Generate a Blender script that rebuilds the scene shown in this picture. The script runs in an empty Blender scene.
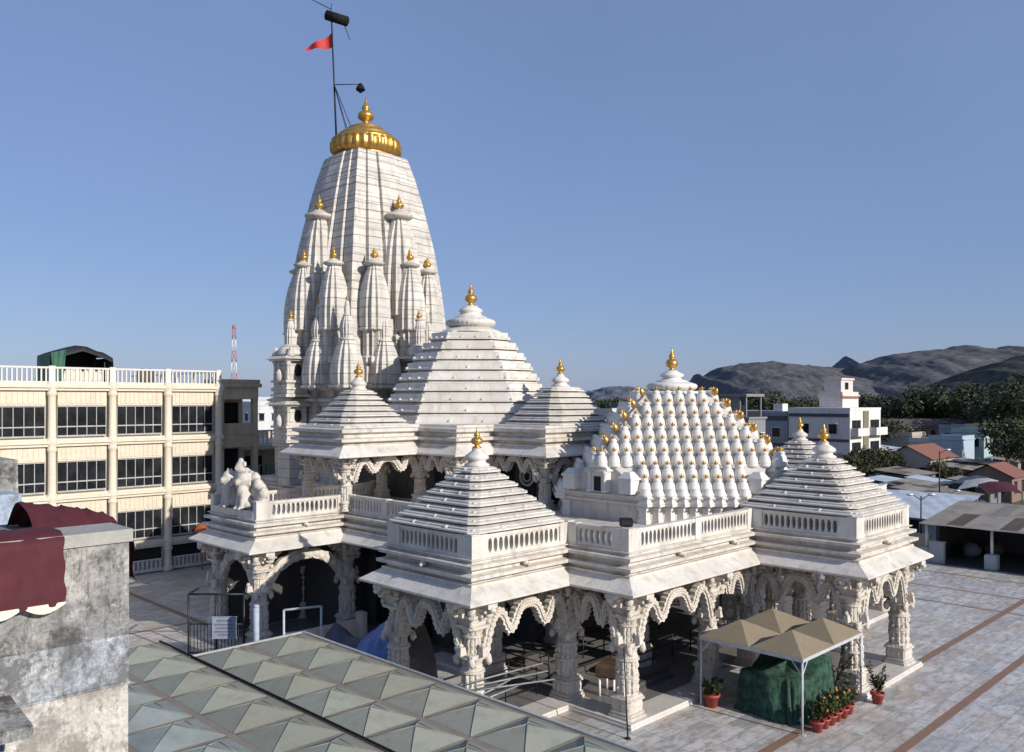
import bpy, math, random
from mathutils import Vector, Matrix, noise as mnoise
random.seed(7)
R = math.radians
S2 = math.sqrt(2.0)
scene = bpy.context.scene
COL = scene.collection
CAMZ = 12.0

# x = along the temple's cross axis, y = along its main axis (towards the spire); camera looks along (1,1)
def at(px, D):
    X = (px - 512) / 857.0 * D
    return ((D + X) / S2, (D - X) / S2)

# ------------------------------------------------------------------ helpers
class MB:
    def __init__(self):
        self.v = []; self.f = []; self.m = []; self.s = []
    def add(self, verts, faces, mat=0, smooth=False):
        o = len(self.v)
        self.v += [tuple(p) for p in verts]
        for fc in faces:
            self.f.append(tuple(i + o for i in fc)); self.m.append(mat); self.s.append(smooth)
    def box(self, x0, x1, y0, y1, z0, z1, mat=0):
        self.add([(x0,y0,z0),(x1,y0,z0),(x1,y1,z0),(x0,y1,z0),(x0,y0,z1),(x1,y0,z1),(x1,y1,z1),(x0,y1,z1)],
                 [(0,3,2,1),(4,5,6,7),(0,1,5,4),(1,2,6,5),(2,3,7,6),(3,0,4,7)], mat)
    def obox(self, c, ax, hx, hy, hz, mat=0, taper=1.0):
        # box centred at c, local x along ax (2-D unit), hz half height
        a = Vector((ax[0], ax[1], 0)).normalized(); b = Vector((-a.y, a.x, 0)); c = Vector(c)
        vs = []
        for dz, t in ((-hz, 1.0), (hz, taper)):
            for sx, sy in ((-1,-1),(1,-1),(1,1),(-1,1)):
                vs.append(c + a*(sx*hx*t) + b*(sy*hy*t) + Vector((0,0,dz)))
        self.add(vs, [(0,3,2,1),(4,5,6,7),(0,1,5,4),(1,2,6,5),(2,3,7,6),(3,0,4,7)], mat)
    def tube(self, p0, p1, r0, r1=None, n=8, mat=0, caps=True, smooth=True):
        r1 = r0 if r1 is None else r1
        p0 = Vector(p0); p1 = Vector(p1); d = (p1 - p0)
        if d.length < 1e-6: return
        d.normalize()
        u = d.orthogonal().normalized(); w = d.cross(u)
        vs = []
        for p, r in ((p0, r0), (p1, r1)):
            for i in range(n):
                t = 2*math.pi*i/n
                vs.append(p + u*(r*math.cos(t)) + w*(r*math.sin(t)))
        fs = [(i, (i+1) % n, n+(i+1) % n, n+i) for i in range(n)]
        self.add(vs, fs, mat, smooth)
        if caps:
            o = len(self.v) - 2*n
            self.f.append(tuple(o+i for i in reversed(range(n)))); self.m.append(mat); self.s.append(False)
            self.f.append(tuple(o+n+i for i in range(n))); self.m.append(mat); self.s.append(False)
    def path(self, pts, r, n=6, mat=0):
        for a, b in zip(pts[:-1], pts[1:]): self.tube(a, b, r, r, n, mat)
    def lathe(self, c, prof, n=16, mat=0, smooth=True, rfun=None, M=None):
        rings = []
        vs = []
        for r, z in prof:
            for i in range(n):
                t = 2*math.pi*i/n
                rr = r if rfun is None else rfun(r, z, t)
                p = Vector((rr*math.cos(t), rr*math.sin(t), z))
                if M is not None: p = M @ p
                vs.append((c[0]+p.x, c[1]+p.y, c[2]+p.z))
        k = len(prof); fs = []
        for j in range(k-1):
            for i in range(n):
                fs.append((j*n+i, j*n+(i+1) % n, (j+1)*n+(i+1) % n, (j+1)*n+i))
        self.add(vs, fs, mat, smooth)
        o = len(self.v) - k*n
        self.f.append(tuple(o+i for i in reversed(range(n)))); self.m.append(mat); self.s.append(False)
        self.f.append(tuple(o+(k-1)*n+i for i in range(n))); self.m.append(mat); self.s.append(False)
    def sweep(self, poly, prof, mat=0, top=True, bottom=True, smooth=False):
        n = len(poly); vs = []
        for d, z in prof:
            for p in offset_poly(poly, d): vs.append((p[0], p[1], z))
        fs = []
        for j in range(len(prof)-1):
            for i in range(n):
                fs.append((j*n+i, j*n+(i+1) % n, (j+1)*n+(i+1) % n, (j+1)*n+i))
        self.add(vs, fs, mat, smooth)
        o = len(self.v) - len(prof)*n
        if bottom:
            self.f.append(tuple(o+i for i in reversed(range(n)))); self.m.append(mat); self.s.append(False)
        if top:
            q = o+(len(prof)-1)*n
            self.f.append(tuple(q+i for i in range(n))); self.m.append(mat); self.s.append(False)
    def loft(self, polys, mat=0, top=True, bottom=False):
        n = len(polys[0][0]); vs = []
        for pl, z in polys:
            for p in pl: vs.append((p[0], p[1], z))
        fs = []
        for j in range(len(polys)-1):
            for i in range(n):
                fs.append((j*n+i, j*n+(i+1) % n, (j+1)*n+(i+1) % n, (j+1)*n+i))
        self.add(vs, fs, mat)
        o = len(self.v) - len(polys)*n
        if top:
            q = o+(len(polys)-1)*n
            self.f.append(tuple(q+i for i in range(n))); self.m.append(mat); self.s.append(False)
        if bottom:
            self.f.append(tuple(o+i for i in reversed(range(n)))); self.m.append(mat); self.s.append(False)
    def ball(self, c, r, sx=1, sy=1, sz=1, n=10, k=6, mat=0, jit=0.0, seed=0):
        rg = random.Random(seed)
        prof = []
        for j in range(k+1):
            t = math.pi*j/k
            prof.append((max(math.sin(t), 0.02), -math.cos(t)))
        vs = []
        for rr, zz in prof:
            for i in range(n):
                t = 2*math.pi*i/n
                q = 1 + jit*(rg.random()-.5)
                vs.append((c[0]+rr*math.cos(t)*r*sx*q, c[1]+rr*math.sin(t)*r*sy*q, c[2]+zz*r*sz*q))
        fs = []
        for j in range(k):
            for i in range(n):
                fs.append((j*n+i, j*n+(i+1) % n, (j+1)*n+(i+1) % n, (j+1)*n+i))
        self.add(vs, fs, mat, True)
    def mesh(self, name, mats):
        me = bpy.data.meshes.new(name)
        me.from_pydata(self.v, [], self.f)
        if not isinstance(mats, (list, tuple)): mats = [mats]
        for m in mats: me.materials.append(m)
        me.polygons.foreach_set('material_index', self.m)
        me.polygons.foreach_set('use_smooth', self.s)
        me.update()
        return me
    def build(self, name, mats, parent=None, local=False):
        if parent is not None and not local:
            off = root_loc(parent)
            self.v = [(p[0]-off.x, p[1]-off.y, p[2]-off.z) for p in self.v]
        o = bpy.data.objects.new(name, self.mesh(name, mats))
        COL.objects.link(o)
        if parent is not None: o.parent = parent
        return o

def root_loc(o):
    v = Vector((0,0,0))
    while o is not None:
        v = v + o.location; o = o.parent
    return v

def offset_poly(poly, d):
    n = len(poly); out = []
    for i in range(n):
        p0 = poly[i-1]; p = poly[i]; p1 = poly[(i+1) % n]
        a = Vector((p[0]-p0[0], p[1]-p0[1])).normalized(); b = Vector((p1[0]-p[0], p1[1]-p[1])).normalized()
        n1 = Vector((a.y, -a.x)); n2 = Vector((b.y, -b.x))
        k = 1 + n1.dot(n2)
        q = (n1+n2)*(d/max(k, 0.2))
        out.append((p[0]+q.x, p[1]+q.y))
    return out

def rect(x0, x1, y0, y1): return [(x0,y0),(x1,y0),(x1,y1),(x0,y1)]
def cham(cx, cy, s, c, sy=None):
    t = s if sy is None else sy
    return [(cx-s+c,cy-t),(cx+s-c,cy-t),(cx+s,cy-t+c),(cx+s,cy+t-c),(cx+s-c,cy+t),(cx-s+c,cy+t),(cx-s,cy+t-c),(cx-s,cy-t+c)]

def tag(o, label=None, cat=None, group=None, kind=None):
    if label: o['label'] = label
    if cat: o['category'] = cat
    if group: o['group'] = group
    if kind: o['kind'] = kind
    return o
def thing(name, label, cat, loc=(0,0,0), rz=0, group=None):
    o = bpy.data.objects.new(name, None); COL.objects.link(o)
    o.location = loc; o.rotation_euler = (0,0,rz)
    return tag(o, label, cat, group)
def inst(src, loc, rz=0, sc=(1,1,1), parent=None):
    c = src.copy(); COL.objects.link(c)
    if parent is not None:
        c.parent = parent; q = root_loc(parent); loc = (loc[0]-q.x, loc[1]-q.y, loc[2]-q.z)
    c.location = loc; c.rotation_euler = (0,0,rz); c.scale = sc
    return c
def copy_tree(o, parent=None):
    kids = list(o.children)
    c = o.copy(); COL.objects.link(c)
    if parent is not None: c.parent = parent
    for k in kids: copy_tree(k, c)
    return c

# ------------------------------------------------------------------ materials
def newmat(name):
    m = bpy.data.materials.new(name); m.use_nodes = True
    nt = m.node_tree; nt.nodes.clear()
    out = nt.nodes.new('ShaderNodeOutputMaterial'); b = nt.nodes.new('ShaderNodeBsdfPrincipled')
    nt.links.new(b.outputs[0], out.inputs[0])
    return m, nt, b
class G:
    def __init__(self, nt): self.nt = nt; self.pos = None
    def n(self, t, **kw):
        x = self.nt.nodes.new(t)
        for k, v in kw.items(): setattr(x, k, v)
        return x
    def l(self, a, b): self.nt.links.new(a, b)
    def P(self):
        if self.pos is None: self.pos = self.n('ShaderNodeNewGeometry').outputs['Position']
        return self.pos
    def mapping(self, sc=(1,1,1), vec=None):
        m = self.n('ShaderNodeMapping'); m.inputs['Scale'].default_value = sc
        self.l(vec if vec is not None else self.P(), m.inputs['Vector']); return m.outputs[0]
    def noise(self, scale, detail=4, rough=.55, sc=(1,1,1), vec=None):
        x = self.n('ShaderNodeTexNoise'); x.inputs['Scale'].default_value = scale
        x.inputs['Detail'].default_value = detail; x.inputs['Roughness'].default_value = rough
        self.l(self.mapping(sc, vec), x.inputs['Vector']); return x.outputs['Fac']
    def ramp(self, fac, stops):
        x = self.n('ShaderNodeValToRGB'); r = x.color_ramp
        while len(r.elements) < len(stops): r.elements.new(.5)
        for e, (p, c) in zip(r.elements, stops):
            e.position = p; e.color = (c, c, c, 1) if isinstance(c, (int, float)) else (c[0], c[1], c[2], 1)
        self.l(fac, x.inputs['Fac']); return x.outputs['Color']
    def mix(self, fac, a, b, mode='MIX'):
        x = self.n('ShaderNodeMix', data_type='RGBA', blend_type=mode)
        for sock, val in ((x.inputs[0], fac), (x.inputs[6], a), (x.inputs[7], b)):
            if isinstance(val, (int, float)): sock.default_value = val
            elif isinstance(val, tuple): sock.default_value = (val[0], val[1], val[2], 1)
            else: self.l(val, sock)
        return x.outputs[2]
    def bump(self, h, strength, dist=.05):
        x = self.n('ShaderNodeBump'); x.inputs['Strength'].default_value = strength; x.inputs['Distance'].default_value = dist
        self.l(h, x.inputs['Height']); return x.outputs[0]
    def math(self, op, a, b=None):
        x = self.n('ShaderNodeMath', operation=op)
        for s, v in ((x.inputs[0], a), (x.inputs[1], b)):
            if v is None: continue
            if isinstance(v, (int, float)): s.default_value = v
            else: self.l(v, s)
        return x.outputs[0]
    def sep(self):
        x = self.n('ShaderNodeSeparateXYZ'); self.l(self.P(), x.inputs[0]); return x.outputs

def weathered(name, base, dirt, stain, rough=.6, s_dirt=.35, amount=.5, bump=.3, bscale=9, joints=None, streak=True, blocks=0.0):
    m, nt, b = newmat(name); g = G(nt)
    big = g.noise(s_dirt, 6, .65)
    c = g.mix(g.ramp(big, [(.42, 0.0), (.72, amount)]), base, dirt)
    if streak:
        st = g.noise(1.0, 5, .6, (2.2, 2.2, .35))
        c = g.mix(g.ramp(st, [(.50, 0.0), (.78, amount)]), c, stain)
    fine = g.noise(bscale, 5, .65)
    c = g.mix(g.ramp(fine, [(.3, .35), (.55, 0.0)]), c, tuple(x*.62 for x in base))
    bn = fine
    if blocks: bn = g.math('ADD', fine, g.math('MULTIPLY', g.noise(2.6, 3, .5), .6))
    if blocks:
        xyz = g.sep(); row = g.math('FLOOR', g.math('MULTIPLY', xyz[2], 1/.62))
        cb = g.n('ShaderNodeCombineXYZ')
        g.l(g.math('FLOOR', g.math('ADD', g.math('MULTIPLY', xyz[0], .85), g.math('MULTIPLY', row, .43))), cb.inputs[0])
        g.l(g.math('FLOOR', g.math('ADD', g.math('MULTIPLY', xyz[1], .85), g.math('MULTIPLY', row, .31))), cb.inputs[1]); g.l(row, cb.inputs[2])
        wn = g.n('ShaderNodeTexWhiteNoise', noise_dimensions='3D'); g.l(cb.outputs[0], wn.inputs['Vector'])
        c = g.mix(g.math('MULTIPLY', wn.outputs['Value'], blocks), c, tuple(x*.60 for x in base))
    if joints:
        z = g.sep()[2]
        fr = g.math('FRACT', g.math('MULTIPLY', z, 1.0/joints))
        ln = g.ramp(fr, [(0.0, 1.0), (.07, 1.0), (.11, 0.0)])
        c = g.mix(g.math('MULTIPLY', ln, g.ramp(g.noise(.9, 4, .6), [(.35, .25), (.6, .9)])), c, tuple(x*.34 for x in base))
    g.l(c, b.inputs['Base Color']); b.inputs['Roughness'].default_value = rough
    g.l(g.bump(bn, bump, .06), b.inputs['Normal'])
    return m

def plain(name, col, rough=.6, metal=0.0, var=.25, scale=3, bump=.1, spec=.5):
    m, nt, b = newmat(name); g = G(nt)
    f = g.noise(scale, 4, .6)
    c = g.mix(g.ramp(f, [(.3, 0.0), (.75, 1.0)]), tuple(x*(1-var) for x in col), tuple(min(1, x*(1+var*.5)) for x in col))
    g.l(c, b.inputs['Base Color']); b.inputs['Roughness'].default_value = rough; b.inputs['Metallic'].default_value = metal
    b.inputs['Specular IOR Level'].default_value = spec
    if bump: g.l(g.bump(f, bump, .03), b.inputs['Normal'])
    return m

M = {}
MARB = (.70, .665, .605)
M['marble'] = weathered('white_marble', MARB, (.49,.42,.335), (.27,.23,.185), .5, .6, .7, .35, 9, blocks=.28)
M['roofmarble'] = weathered('roof_marble', (.69,.655,.595), (.52,.46,.39), (.31,.27,.225), .5, .8, .7, .3, 10, blocks=.38)
M['cornice'] = weathered('stained_cornice_marble', (.66,.62,.56), (.40,.31,.22), (.18,.15,.12), .6, .9, .75, .4, 6, blocks=.25)
M['carved'] = weathered('carved_marble', (.66,.61,.54), (.45,.36,.27), (.24,.19,.15), .55, 1.3, .55, .9, 16)
M['spire'] = weathered('spire_marble', (.67,.63,.565), (.44,.40,.35), (.22,.20,.175), .6, .6, .85, 1.0, 5, joints=.62, blocks=.55)
M['inner'] = weathered('shaded_interior', (.075,.07,.065), (.05,.046,.042), (.03,.028,.026), .7, .6, .6, .5, 8)  # shade of the interiors painted into a near-black base colour
M['dark'] = plain('dark_void', (.015,.015,.017), .9, 0, .3)
M['bell'] = weathered('bell_marble', (.69,.665,.62), (.56,.52,.46), (.46,.42,.37), .45, .9, .3, .15, 12)

def gold_mat():
    m, nt, b = newmat('gilded_copper'); g = G(nt)
    f = g.noise(6, 4, .6)
    c = g.mix(f, (.40,.215,.05), (.74,.45,.12))
    g.l(c, b.inputs['Base Color']); b.inputs['Metallic'].default_value = .75; b.inputs['Roughness'].default_value = .36
    g.l(g.bump(f, .15, .03), b.inputs['Normal']); return m
M['gold'] = gold_mat()

def court_mat():
    m, nt, b = newmat('courtyard_marble_slabs'); g = G(nt)
    xyz = g.sep()
    def tile(sx, sy, seed):
        row = g.math('FLOOR', g.math('MULTIPLY', xyz[1], 1/sy))
        xo = g.math('ADD', g.math('MULTIPLY', xyz[0], 1/sx), g.math('MULTIPLY', g.math('FRACT', g.math('MULTIPLY', row, .37)), 1.0))
        colm = g.math('FLOOR', xo)
        cb = g.n('ShaderNodeCombineXYZ'); g.l(row, cb.inputs[0]); g.l(colm, cb.inputs[1]); cb.inputs[2].default_value = seed
        wn = g.n('ShaderNodeTexWhiteNoise', noise_dimensions='3D'); g.l(cb.outputs[0], wn.inputs['Vector'])
        fx = g.math('FRACT', xo); fy = g.math('FRACT', g.math('MULTIPLY', xyz[1], 1/sy))
        gx = g.math('MINIMUM', fx, g.math('SUBTRACT', 1.0, fx)); gy = g.math('MINIMUM', fy, g.math('SUBTRACT', 1.0, fy))
        gr = g.math('MAXIMUM', g.math('LESS_THAN', gx, .012), g.math('LESS_THAN', gy, .022))
        return wn.outputs['Value'], gr
    v, gr = tile(1.6, .8, 3.0)
    c = g.ramp(v, [(0, (.29,.30,.31)), (.25, (.52,.52,.52)), (.5, (.60,.575,.545)), (.72, (.52,.45,.38)), (.88, (.40,.335,.28)), (1.0, (.66,.65,.63))])
    zone = g.noise(.16, 3, .6)
    c = g.mix(g.ramp(zone, [(.36, .62), (.66, .05)]), c, (.55,.54,.53))
    vein = g.noise(1.3, 8, .75, (1.1, 2.3, 1))
    c = g.mix(g.ramp(vein, [(.39, .85), (.55, 0.0)]), c, (.255,.23,.205))
    c = g.mix(g.ramp(g.noise(5, 5, .7, (1,2,1)), [(.55, 0.0), (.72, .45)]), c, (.68,.66,.63))
    dirt = g.noise(.3, 6, .7)
    c = g.mix(g.ramp(dirt, [(.48, 0.0), (.70, .65)]), c, (.36,.295,.23))
    c = g.mix(g.math('MULTIPLY', gr, .6), c, (.17,.15,.135))
    g.l(c, b.inputs['Base Color'])
    g.l(g.ramp(g.noise(.8, 4, .6), [(.3, .28), (.7, .6)]), b.inputs['Roughness'])
    g.l(g.bump(vein, .08, .02), b.inputs['Normal'])
    return m
M['court'] = court_mat()
M['stripe'] = weathered('brown_stone_band', (.26,.15,.095), (.20,.12,.085), (.14,.09,.07), .6, .9, .5, .2, 6, streak=False)
def earth_mat():
    m, nt, b = newmat('town_earth'); g = G(nt)
    c = g.mix(g.ramp(g.noise(.02, 6, .65), [(.35, 0.0), (.65, 1.0)]), (.055,.065,.035), (.20,.165,.12))
    c = g.mix(g.ramp(g.noise(.6, 5, .7), [(.4, 0.0), (.7, .6)]), c, (.11,.10,.075))
    g.l(c, b.inputs['Base Color']); b.inputs['Roughness'].default_value = .95; return m
M['earth'] = earth_mat()
def hill_mat(name, lo, hi, sc):
    m, nt, b = newmat(name); g = G(nt)
    c = g.mix(g.ramp(g.noise(sc, 8, .7), [(.38, 0.0), (.62, 1.0)]), lo, hi)
    c = g.mix(g.ramp(g.noise(sc*2.2, 8, .8), [(.44, 0.0), (.58, .75)]), c, tuple(x*.62 for x in lo))
    c = g.mix(g.ramp(g.noise(sc*9, 6, .8), [(.47, 0.0), (.60, .55)]), c, tuple(x*.68 for x in lo))
    g.l(c, b.inputs['Base Color']); b.inputs['Roughness'].default_value = 1.0
    b.inputs['Specular IOR Level'].default_value = 0.0
    return m
M['hill_far'] = hill_mat('far_hills', (.15,.165,.205), (.19,.195,.225), .006)  # bluish distance haze mixed into the base colours
M['hill_mid'] = hill_mat('mid_hills', (.115,.123,.132), (.18,.168,.168), .016)  # grey-blue haze of distance also put into this colour
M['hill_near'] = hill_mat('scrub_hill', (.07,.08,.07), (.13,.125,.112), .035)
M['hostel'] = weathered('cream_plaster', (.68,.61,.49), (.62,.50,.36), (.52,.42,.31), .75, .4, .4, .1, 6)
M['hostel_panel'] = weathered('cream_tile_panel', (.67,.585,.46), (.55,.45,.33), (.50,.40,.28), .7, .8, .4, .1, 5)
M['hostel_white'] = weathered('white_cement', (.62,.60,.56), (.66,.62,.55), (.55,.50,.44), .7, .6, .35, .1, 6)
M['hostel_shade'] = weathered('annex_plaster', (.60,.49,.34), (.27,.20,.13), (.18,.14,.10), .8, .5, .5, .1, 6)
def glass_mat(name, col=(.012,.013,.015), rough=.12):
    m, nt, b = newmat(name); g = G(nt)
    f = g.noise(.9, 3, .6)
    g.l(g.mix(g.ramp(f, [(.4, 0.0), (.7, 1.0)]), col, tuple(x*2.6 for x in col)), b.inputs['Base Color'])
    b.inputs['Roughness'].default_value = rough; b.inputs['Specular IOR Level'].default_value = .15; return m
M['winframe'] = plain('grey_window_frame', (.40,.40,.38), .5, 0, .2)
M['pane'] = glass_mat('dark_window_glass')
def conc_mat(name, light, dark, blue):
    m, nt, b = newmat(name); g = G(nt)
    n1 = g.noise(1.5, 10, .74, (1, 1, 1)); n2 = g.noise(7, 9, .78, (1.3, 1.3, .7)); n3 = g.noise(.9, 6, .65)
    c = g.mix(g.ramp(n3, [(.42, 0.0), (.56, .9)]), light, blue)
    c = g.mix(g.ramp(g.noise(3.6, 9, .75, (1, 1, 1.4)), [(.52, 0.0), (.60, .6)]), c, tuple(min(.72, x*1.5) for x in light))
    st = g.noise(3.0, 7, .7, (3.2, 3.2, .16))
    c = g.mix(g.ramp(st, [(.52, 0.0), (.66, .55)]), c, tuple(x*1.6 for x in dark))
    c = g.mix(g.ramp(n1, [(.50, 0.0), (.60, .9)]), c, dark)
    c = g.mix(g.ramp(n2, [(.53, 0.0), (.62, .8)]), c, tuple(x*.7 for x in dark))
    c = g.mix(g.ramp(g.noise(22, 6, .7), [(.40, .35), (.55, 0.0)]), c, tuple(x*.9 for x in dark))
    g.l(c, b.inputs['Base Color']); b.inputs['Roughness'].default_value = .92
    g.l(g.bump(n2, .6, .025), b.inputs['Normal']); return m
M['conc_up'] = conc_mat('mildewed_concrete', (.36,.345,.315), (.055,.052,.048), (.24,.245,.25))
M['conc_lo'] = conc_mat('peeling_lime_wash', (.58,.54,.47), (.23,.205,.18), (.47,.445,.40))
M['conc_mid'] = conc_mat('blue_lime_wash', (.52,.52,.52), (.11,.11,.11), (.36,.40,.44))
M['bluewall'] = conc_mat('blue_grey_wall', (.40,.47,.58), (.20,.22,.25), (.33,.41,.54))
M['maroon'] = plain('maroon_cloth', (.078,.009,.016), .8, 0, .35, 4, .25)
M['cream'] = plain('cream_trim', (.72,.66,.52), .8, 0, .2)
def canopy_mat():
    m, nt, b = newmat('fibreglass_panel'); g = G(nt)
    c = g.mix(g.ramp(g.noise(.5, 5, .65), [(.36, 0.0), (.66, 1.0)]), (.245,.275,.235), (.30,.295,.245))
    oi = g.n('ShaderNodeObjectInfo'); c = g.mix(g.math('MULTIPLY', oi.outputs['Random'], .45), c, (.17,.165,.125))
    c = g.mix(g.ramp(g.noise(1.7, 7, .7, (1, 1.6, 1)), [(.50, 0.0), (.68, .55)]), c, (.20,.175,.135))
    c = g.mix(g.ramp(g.noise(9, 4, .7), [(.55, 0.0), (.75, .3)]), c, (.20,.19,.16))
    g.l(c, b.inputs['Base Color']); b.inputs['Roughness'].default_value = .75
    b.inputs['Specular IOR Level'].default_value = .2
    return m
M['fibre'] = canopy_mat()
M['fibre_blue'] = plain('pale_fibreglass', (.25,.28,.265), .6, 0, .25, 1.2)
M['gutter'] = weathered('rust_stained_gutter', (.24,.21,.175), (.18,.11,.075), (.12,.09,.07), .8, .8, .6, .2, 5, streak=False)
M['black'] = plain('black_rubber', (.012,.012,.013), .8, 0, .2, 3, .1, .2)
M['iron'] = plain('dark_iron', (.035,.037,.04), .5, .6)
M['steel'] = plain('galvanised_steel', (.55,.58,.60), .4, .5, .2)
M['oldsteel'] = plain('weathered_steel', (.30,.30,.29), .6, .3, .3)
M['whitepaint'] = plain('white_paint', (.74,.74,.72), .5, 0, .15)
M['greypaint'] = plain('grey_white_paint', (.45,.47,.48), .5, 0, .2)
M['tan'] = weathered('tan_canvas', (.235,.19,.125), (.18,.145,.095), (.135,.11,.075), .8, 1.2, .4, .1, 6, streak=False)
M['greencloth'] = plain('green_shade_net', (.045,.095,.068), .95, 0, .7, 3.5, .8, .1)
M['bluetarp'] = plain('blue_tarpaulin', (.07,.17,.46), .45, 0, .4, 3, .3)
M['greytarp'] = plain('grey_blue_tarpaulin', (.07,.08,.105), .6, 0, .4, 3, .3)
M['terracotta'] = plain('red_plant_pot', (.33,.055,.04), .6, 0, .25)
def leaf_mat(name, a, c2, sc=.7):
    m, nt, b = newmat(name); g = G(nt)
    c = g.mix(g.ramp(g.noise(sc, 3, .6), [(.35, 0.0), (.65, 1.0)]), a, c2)
    oi = g.n('ShaderNodeObjectInfo')
    c = g.mix(g.math('MULTIPLY', oi.outputs['Random'], .5), c, tuple(x*.6 for x in a))
    g.l(c, b.inputs['Base Color']); b.inputs['Roughness'].default_value = .6
    b.inputs['Specular IOR Level'].default_value = .2
    return m
M['leaf'] = leaf_mat('tree_leaves', (.030,.044,.021), (.082,.092,.044))
M['leaf2'] = leaf_mat('dry_tree_leaves', (.030,.037,.014), (.075,.075,.032))
M['potleaf'] = leaf_mat('pot_plant_leaves', (.03,.055,.02), (.08,.11,.03), 5)
M['flower'] = plain('orange_flowers', (.55,.20,.03), .7)
M['bark'] = plain('tree_bark', (.10,.075,.05), .9, 0, .4, 5, .4)
def tin_mat(name, a, c2, rust, ax=0, amount=.7):
    m, nt, b = newmat(name); g = G(nt)
    w = g.n('ShaderNodeTexWave', wave_type='BANDS', bands_direction='X' if ax == 0 else 'Y')
    w.inputs['Scale'].default_value = 2.2; g.l(g.P(), w.inputs['Vector'])
    xyz = g.sep()
    cb = g.n('ShaderNodeCombineXYZ')
    g.l(g.math('FLOOR', g.math('MULTIPLY', xyz[0], .24)), cb.inputs[0]); g.l(g.math('FLOOR', g.math('ADD', g.math('MULTIPLY', xyz[1], .85), g.math('MULTIPLY', g.math('FLOOR', g.math('MULTIPLY', xyz[0], .24)), .4))), cb.inputs[1])
    wn = g.n('ShaderNodeTexWhiteNoise', noise_dimensions='3D'); g.l(cb.outputs[0], wn.inputs['Vector'])
    c = g.mix(g.ramp(wn.outputs['Value'], [(.12, 0.0), (.45, .75), (1.0, 1.0)]), a, c2)
    c = g.mix(g.ramp(g.noise(.7, 6, .7), [(.48, 0.0), (.68, amount)]), c, rust)
    g.l(c, b.inputs['Base Color']); b.inputs['Roughness'].default_value = .7; b.inputs['Metallic'].default_value = .15
    g.l(g.bump(w.outputs['Fac'], .5, .04), b.inputs['Normal']); return m
M['tin_rust'] = tin_mat('rusty_tin_sheet', (.10,.072,.05), (.33,.295,.25), (.15,.10,.07), 0, .5)
M['tin_blue'] = tin_mat('pale_blue_tin_sheet', (.42,.48,.55), (.52,.57,.62), (.36,.36,.35), 1, .4)
M['redtile'] = weathered('red_roof_tiles', (.22,.095,.065), (.22,.09,.06), (.14,.07,.05), .8, .5, .6, .4, 4, streak=False)
M['red'] = plain('red_cloth', (.50,.03,.025), .7, 0, .3)
M['mastred'] = plain('mast_red', (.45,.10,.08), .6); 
M['orange'] = plain('orange_sheet', (.52,.14,.04), .7)
WALLC = {}
def wallm(key, col):
    if key not in WALLC: WALLC[key] = weathered('wall_' + key, col, tuple(x*.75 for x in col), tuple(x*.5 for x in col), .85, .25, .5, .1, 3)
    return WALLC[key]

# ------------------------------------------------------------------ world, sun, camera
SUN_EL, SUN_AZ = 24.0, math.atan2(.06, -1.0)      # azimuth measured from +y towards +x
world = bpy.data.worlds.new("World"); scene.world = world; world.use_nodes = True
nt = world.node_tree; nt.nodes.clear()
sky = nt.nodes.new('ShaderNodeTexSky'); sky.sky_type = 'NISHITA'; sky.sun_disc = False
sky.sun_elevation = R(SUN_EL); sky.sun_rotation = SUN_AZ
sky.altitude = 300; sky.air_density = 1.0; sky.dust_density = .8; sky.ozone_density = 4.0
bg = nt.nodes.new('ShaderNodeBackground'); bg.inputs['Strength'].default_value = .095
wo = nt.nodes.new('ShaderNodeOutputWorld')
tint = nt.nodes.new('ShaderNodeMix'); tint.data_type = 'RGBA'; tint.blend_type = 'MULTIPLY'; tint.inputs[0].default_value = 1.0; tint.inputs[7].default_value = (1.06, .97, 1.05, 1)
nt.links.new(sky.outputs[0], tint.inputs[6]); hz_ = nt.nodes.new('ShaderNodeMix'); hz_.data_type = 'RGBA'; hz_.inputs[0].default_value = .52; hz_.inputs[7].default_value = (2.75, 4.0, 7.0, 1)
nt.links.new(tint.outputs[2], hz_.inputs[6])
tc = nt.nodes.new('ShaderNodeTexCoord'); hn = nt.nodes.new('ShaderNodeTexNoise'); hn.inputs['Scale'].default_value = 2.2; hn.inputs['Detail'].default_value = 5
nt.links.new(tc.outputs['Generated'], hn.inputs['Vector'])
hr = nt.nodes.new('ShaderNodeMapRange'); hr.inputs[1].default_value = .3; hr.inputs[2].default_value = .75; hr.inputs[3].default_value = .44; hr.inputs[4].default_value = .60
nt.links.new(hn.outputs['Fac'], hr.inputs[0]); nt.links.new(hr.outputs[0], hz_.inputs[0])
nt.links.new(hz_.outputs[2], bg.inputs[0]); nt.links.new(bg.outputs[0], wo.inputs[0])
sd = bpy.data.lights.new('sun', 'SUN'); sd.energy = 5.0; sd.angle = R(.5); sd.color = (1.0, .945, .86)
so = bpy.data.objects.new('sun', sd); COL.objects.link(so)
to_sun = Vector((math.sin(SUN_AZ)*math.cos(R(SUN_EL)), math.cos(SUN_AZ)*math.cos(R(SUN_EL)), math.sin(R(SUN_EL))))
so.rotation_euler = to_sun.to_track_quat('Z', 'Y').to_euler()
cam = bpy.data.cameras.new('camera'); co = bpy.data.objects.new('camera', cam); COL.objects.link(co)
co.location = (0, 0, CAMZ); co.rotation_euler = (R(90), 0, R(-45))
cam.sensor_width = 36; cam.lens = 857/1024*36; cam.shift_y = 24/1024; cam.clip_end = 20000; cam.clip_start = .1
scene.camera = co
scene.view_settings.view_transform = 'Standard'; scene.view_settings.look = 'None'
scene.view_settings.exposure = 0; scene.view_settings.gamma = 1

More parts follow.
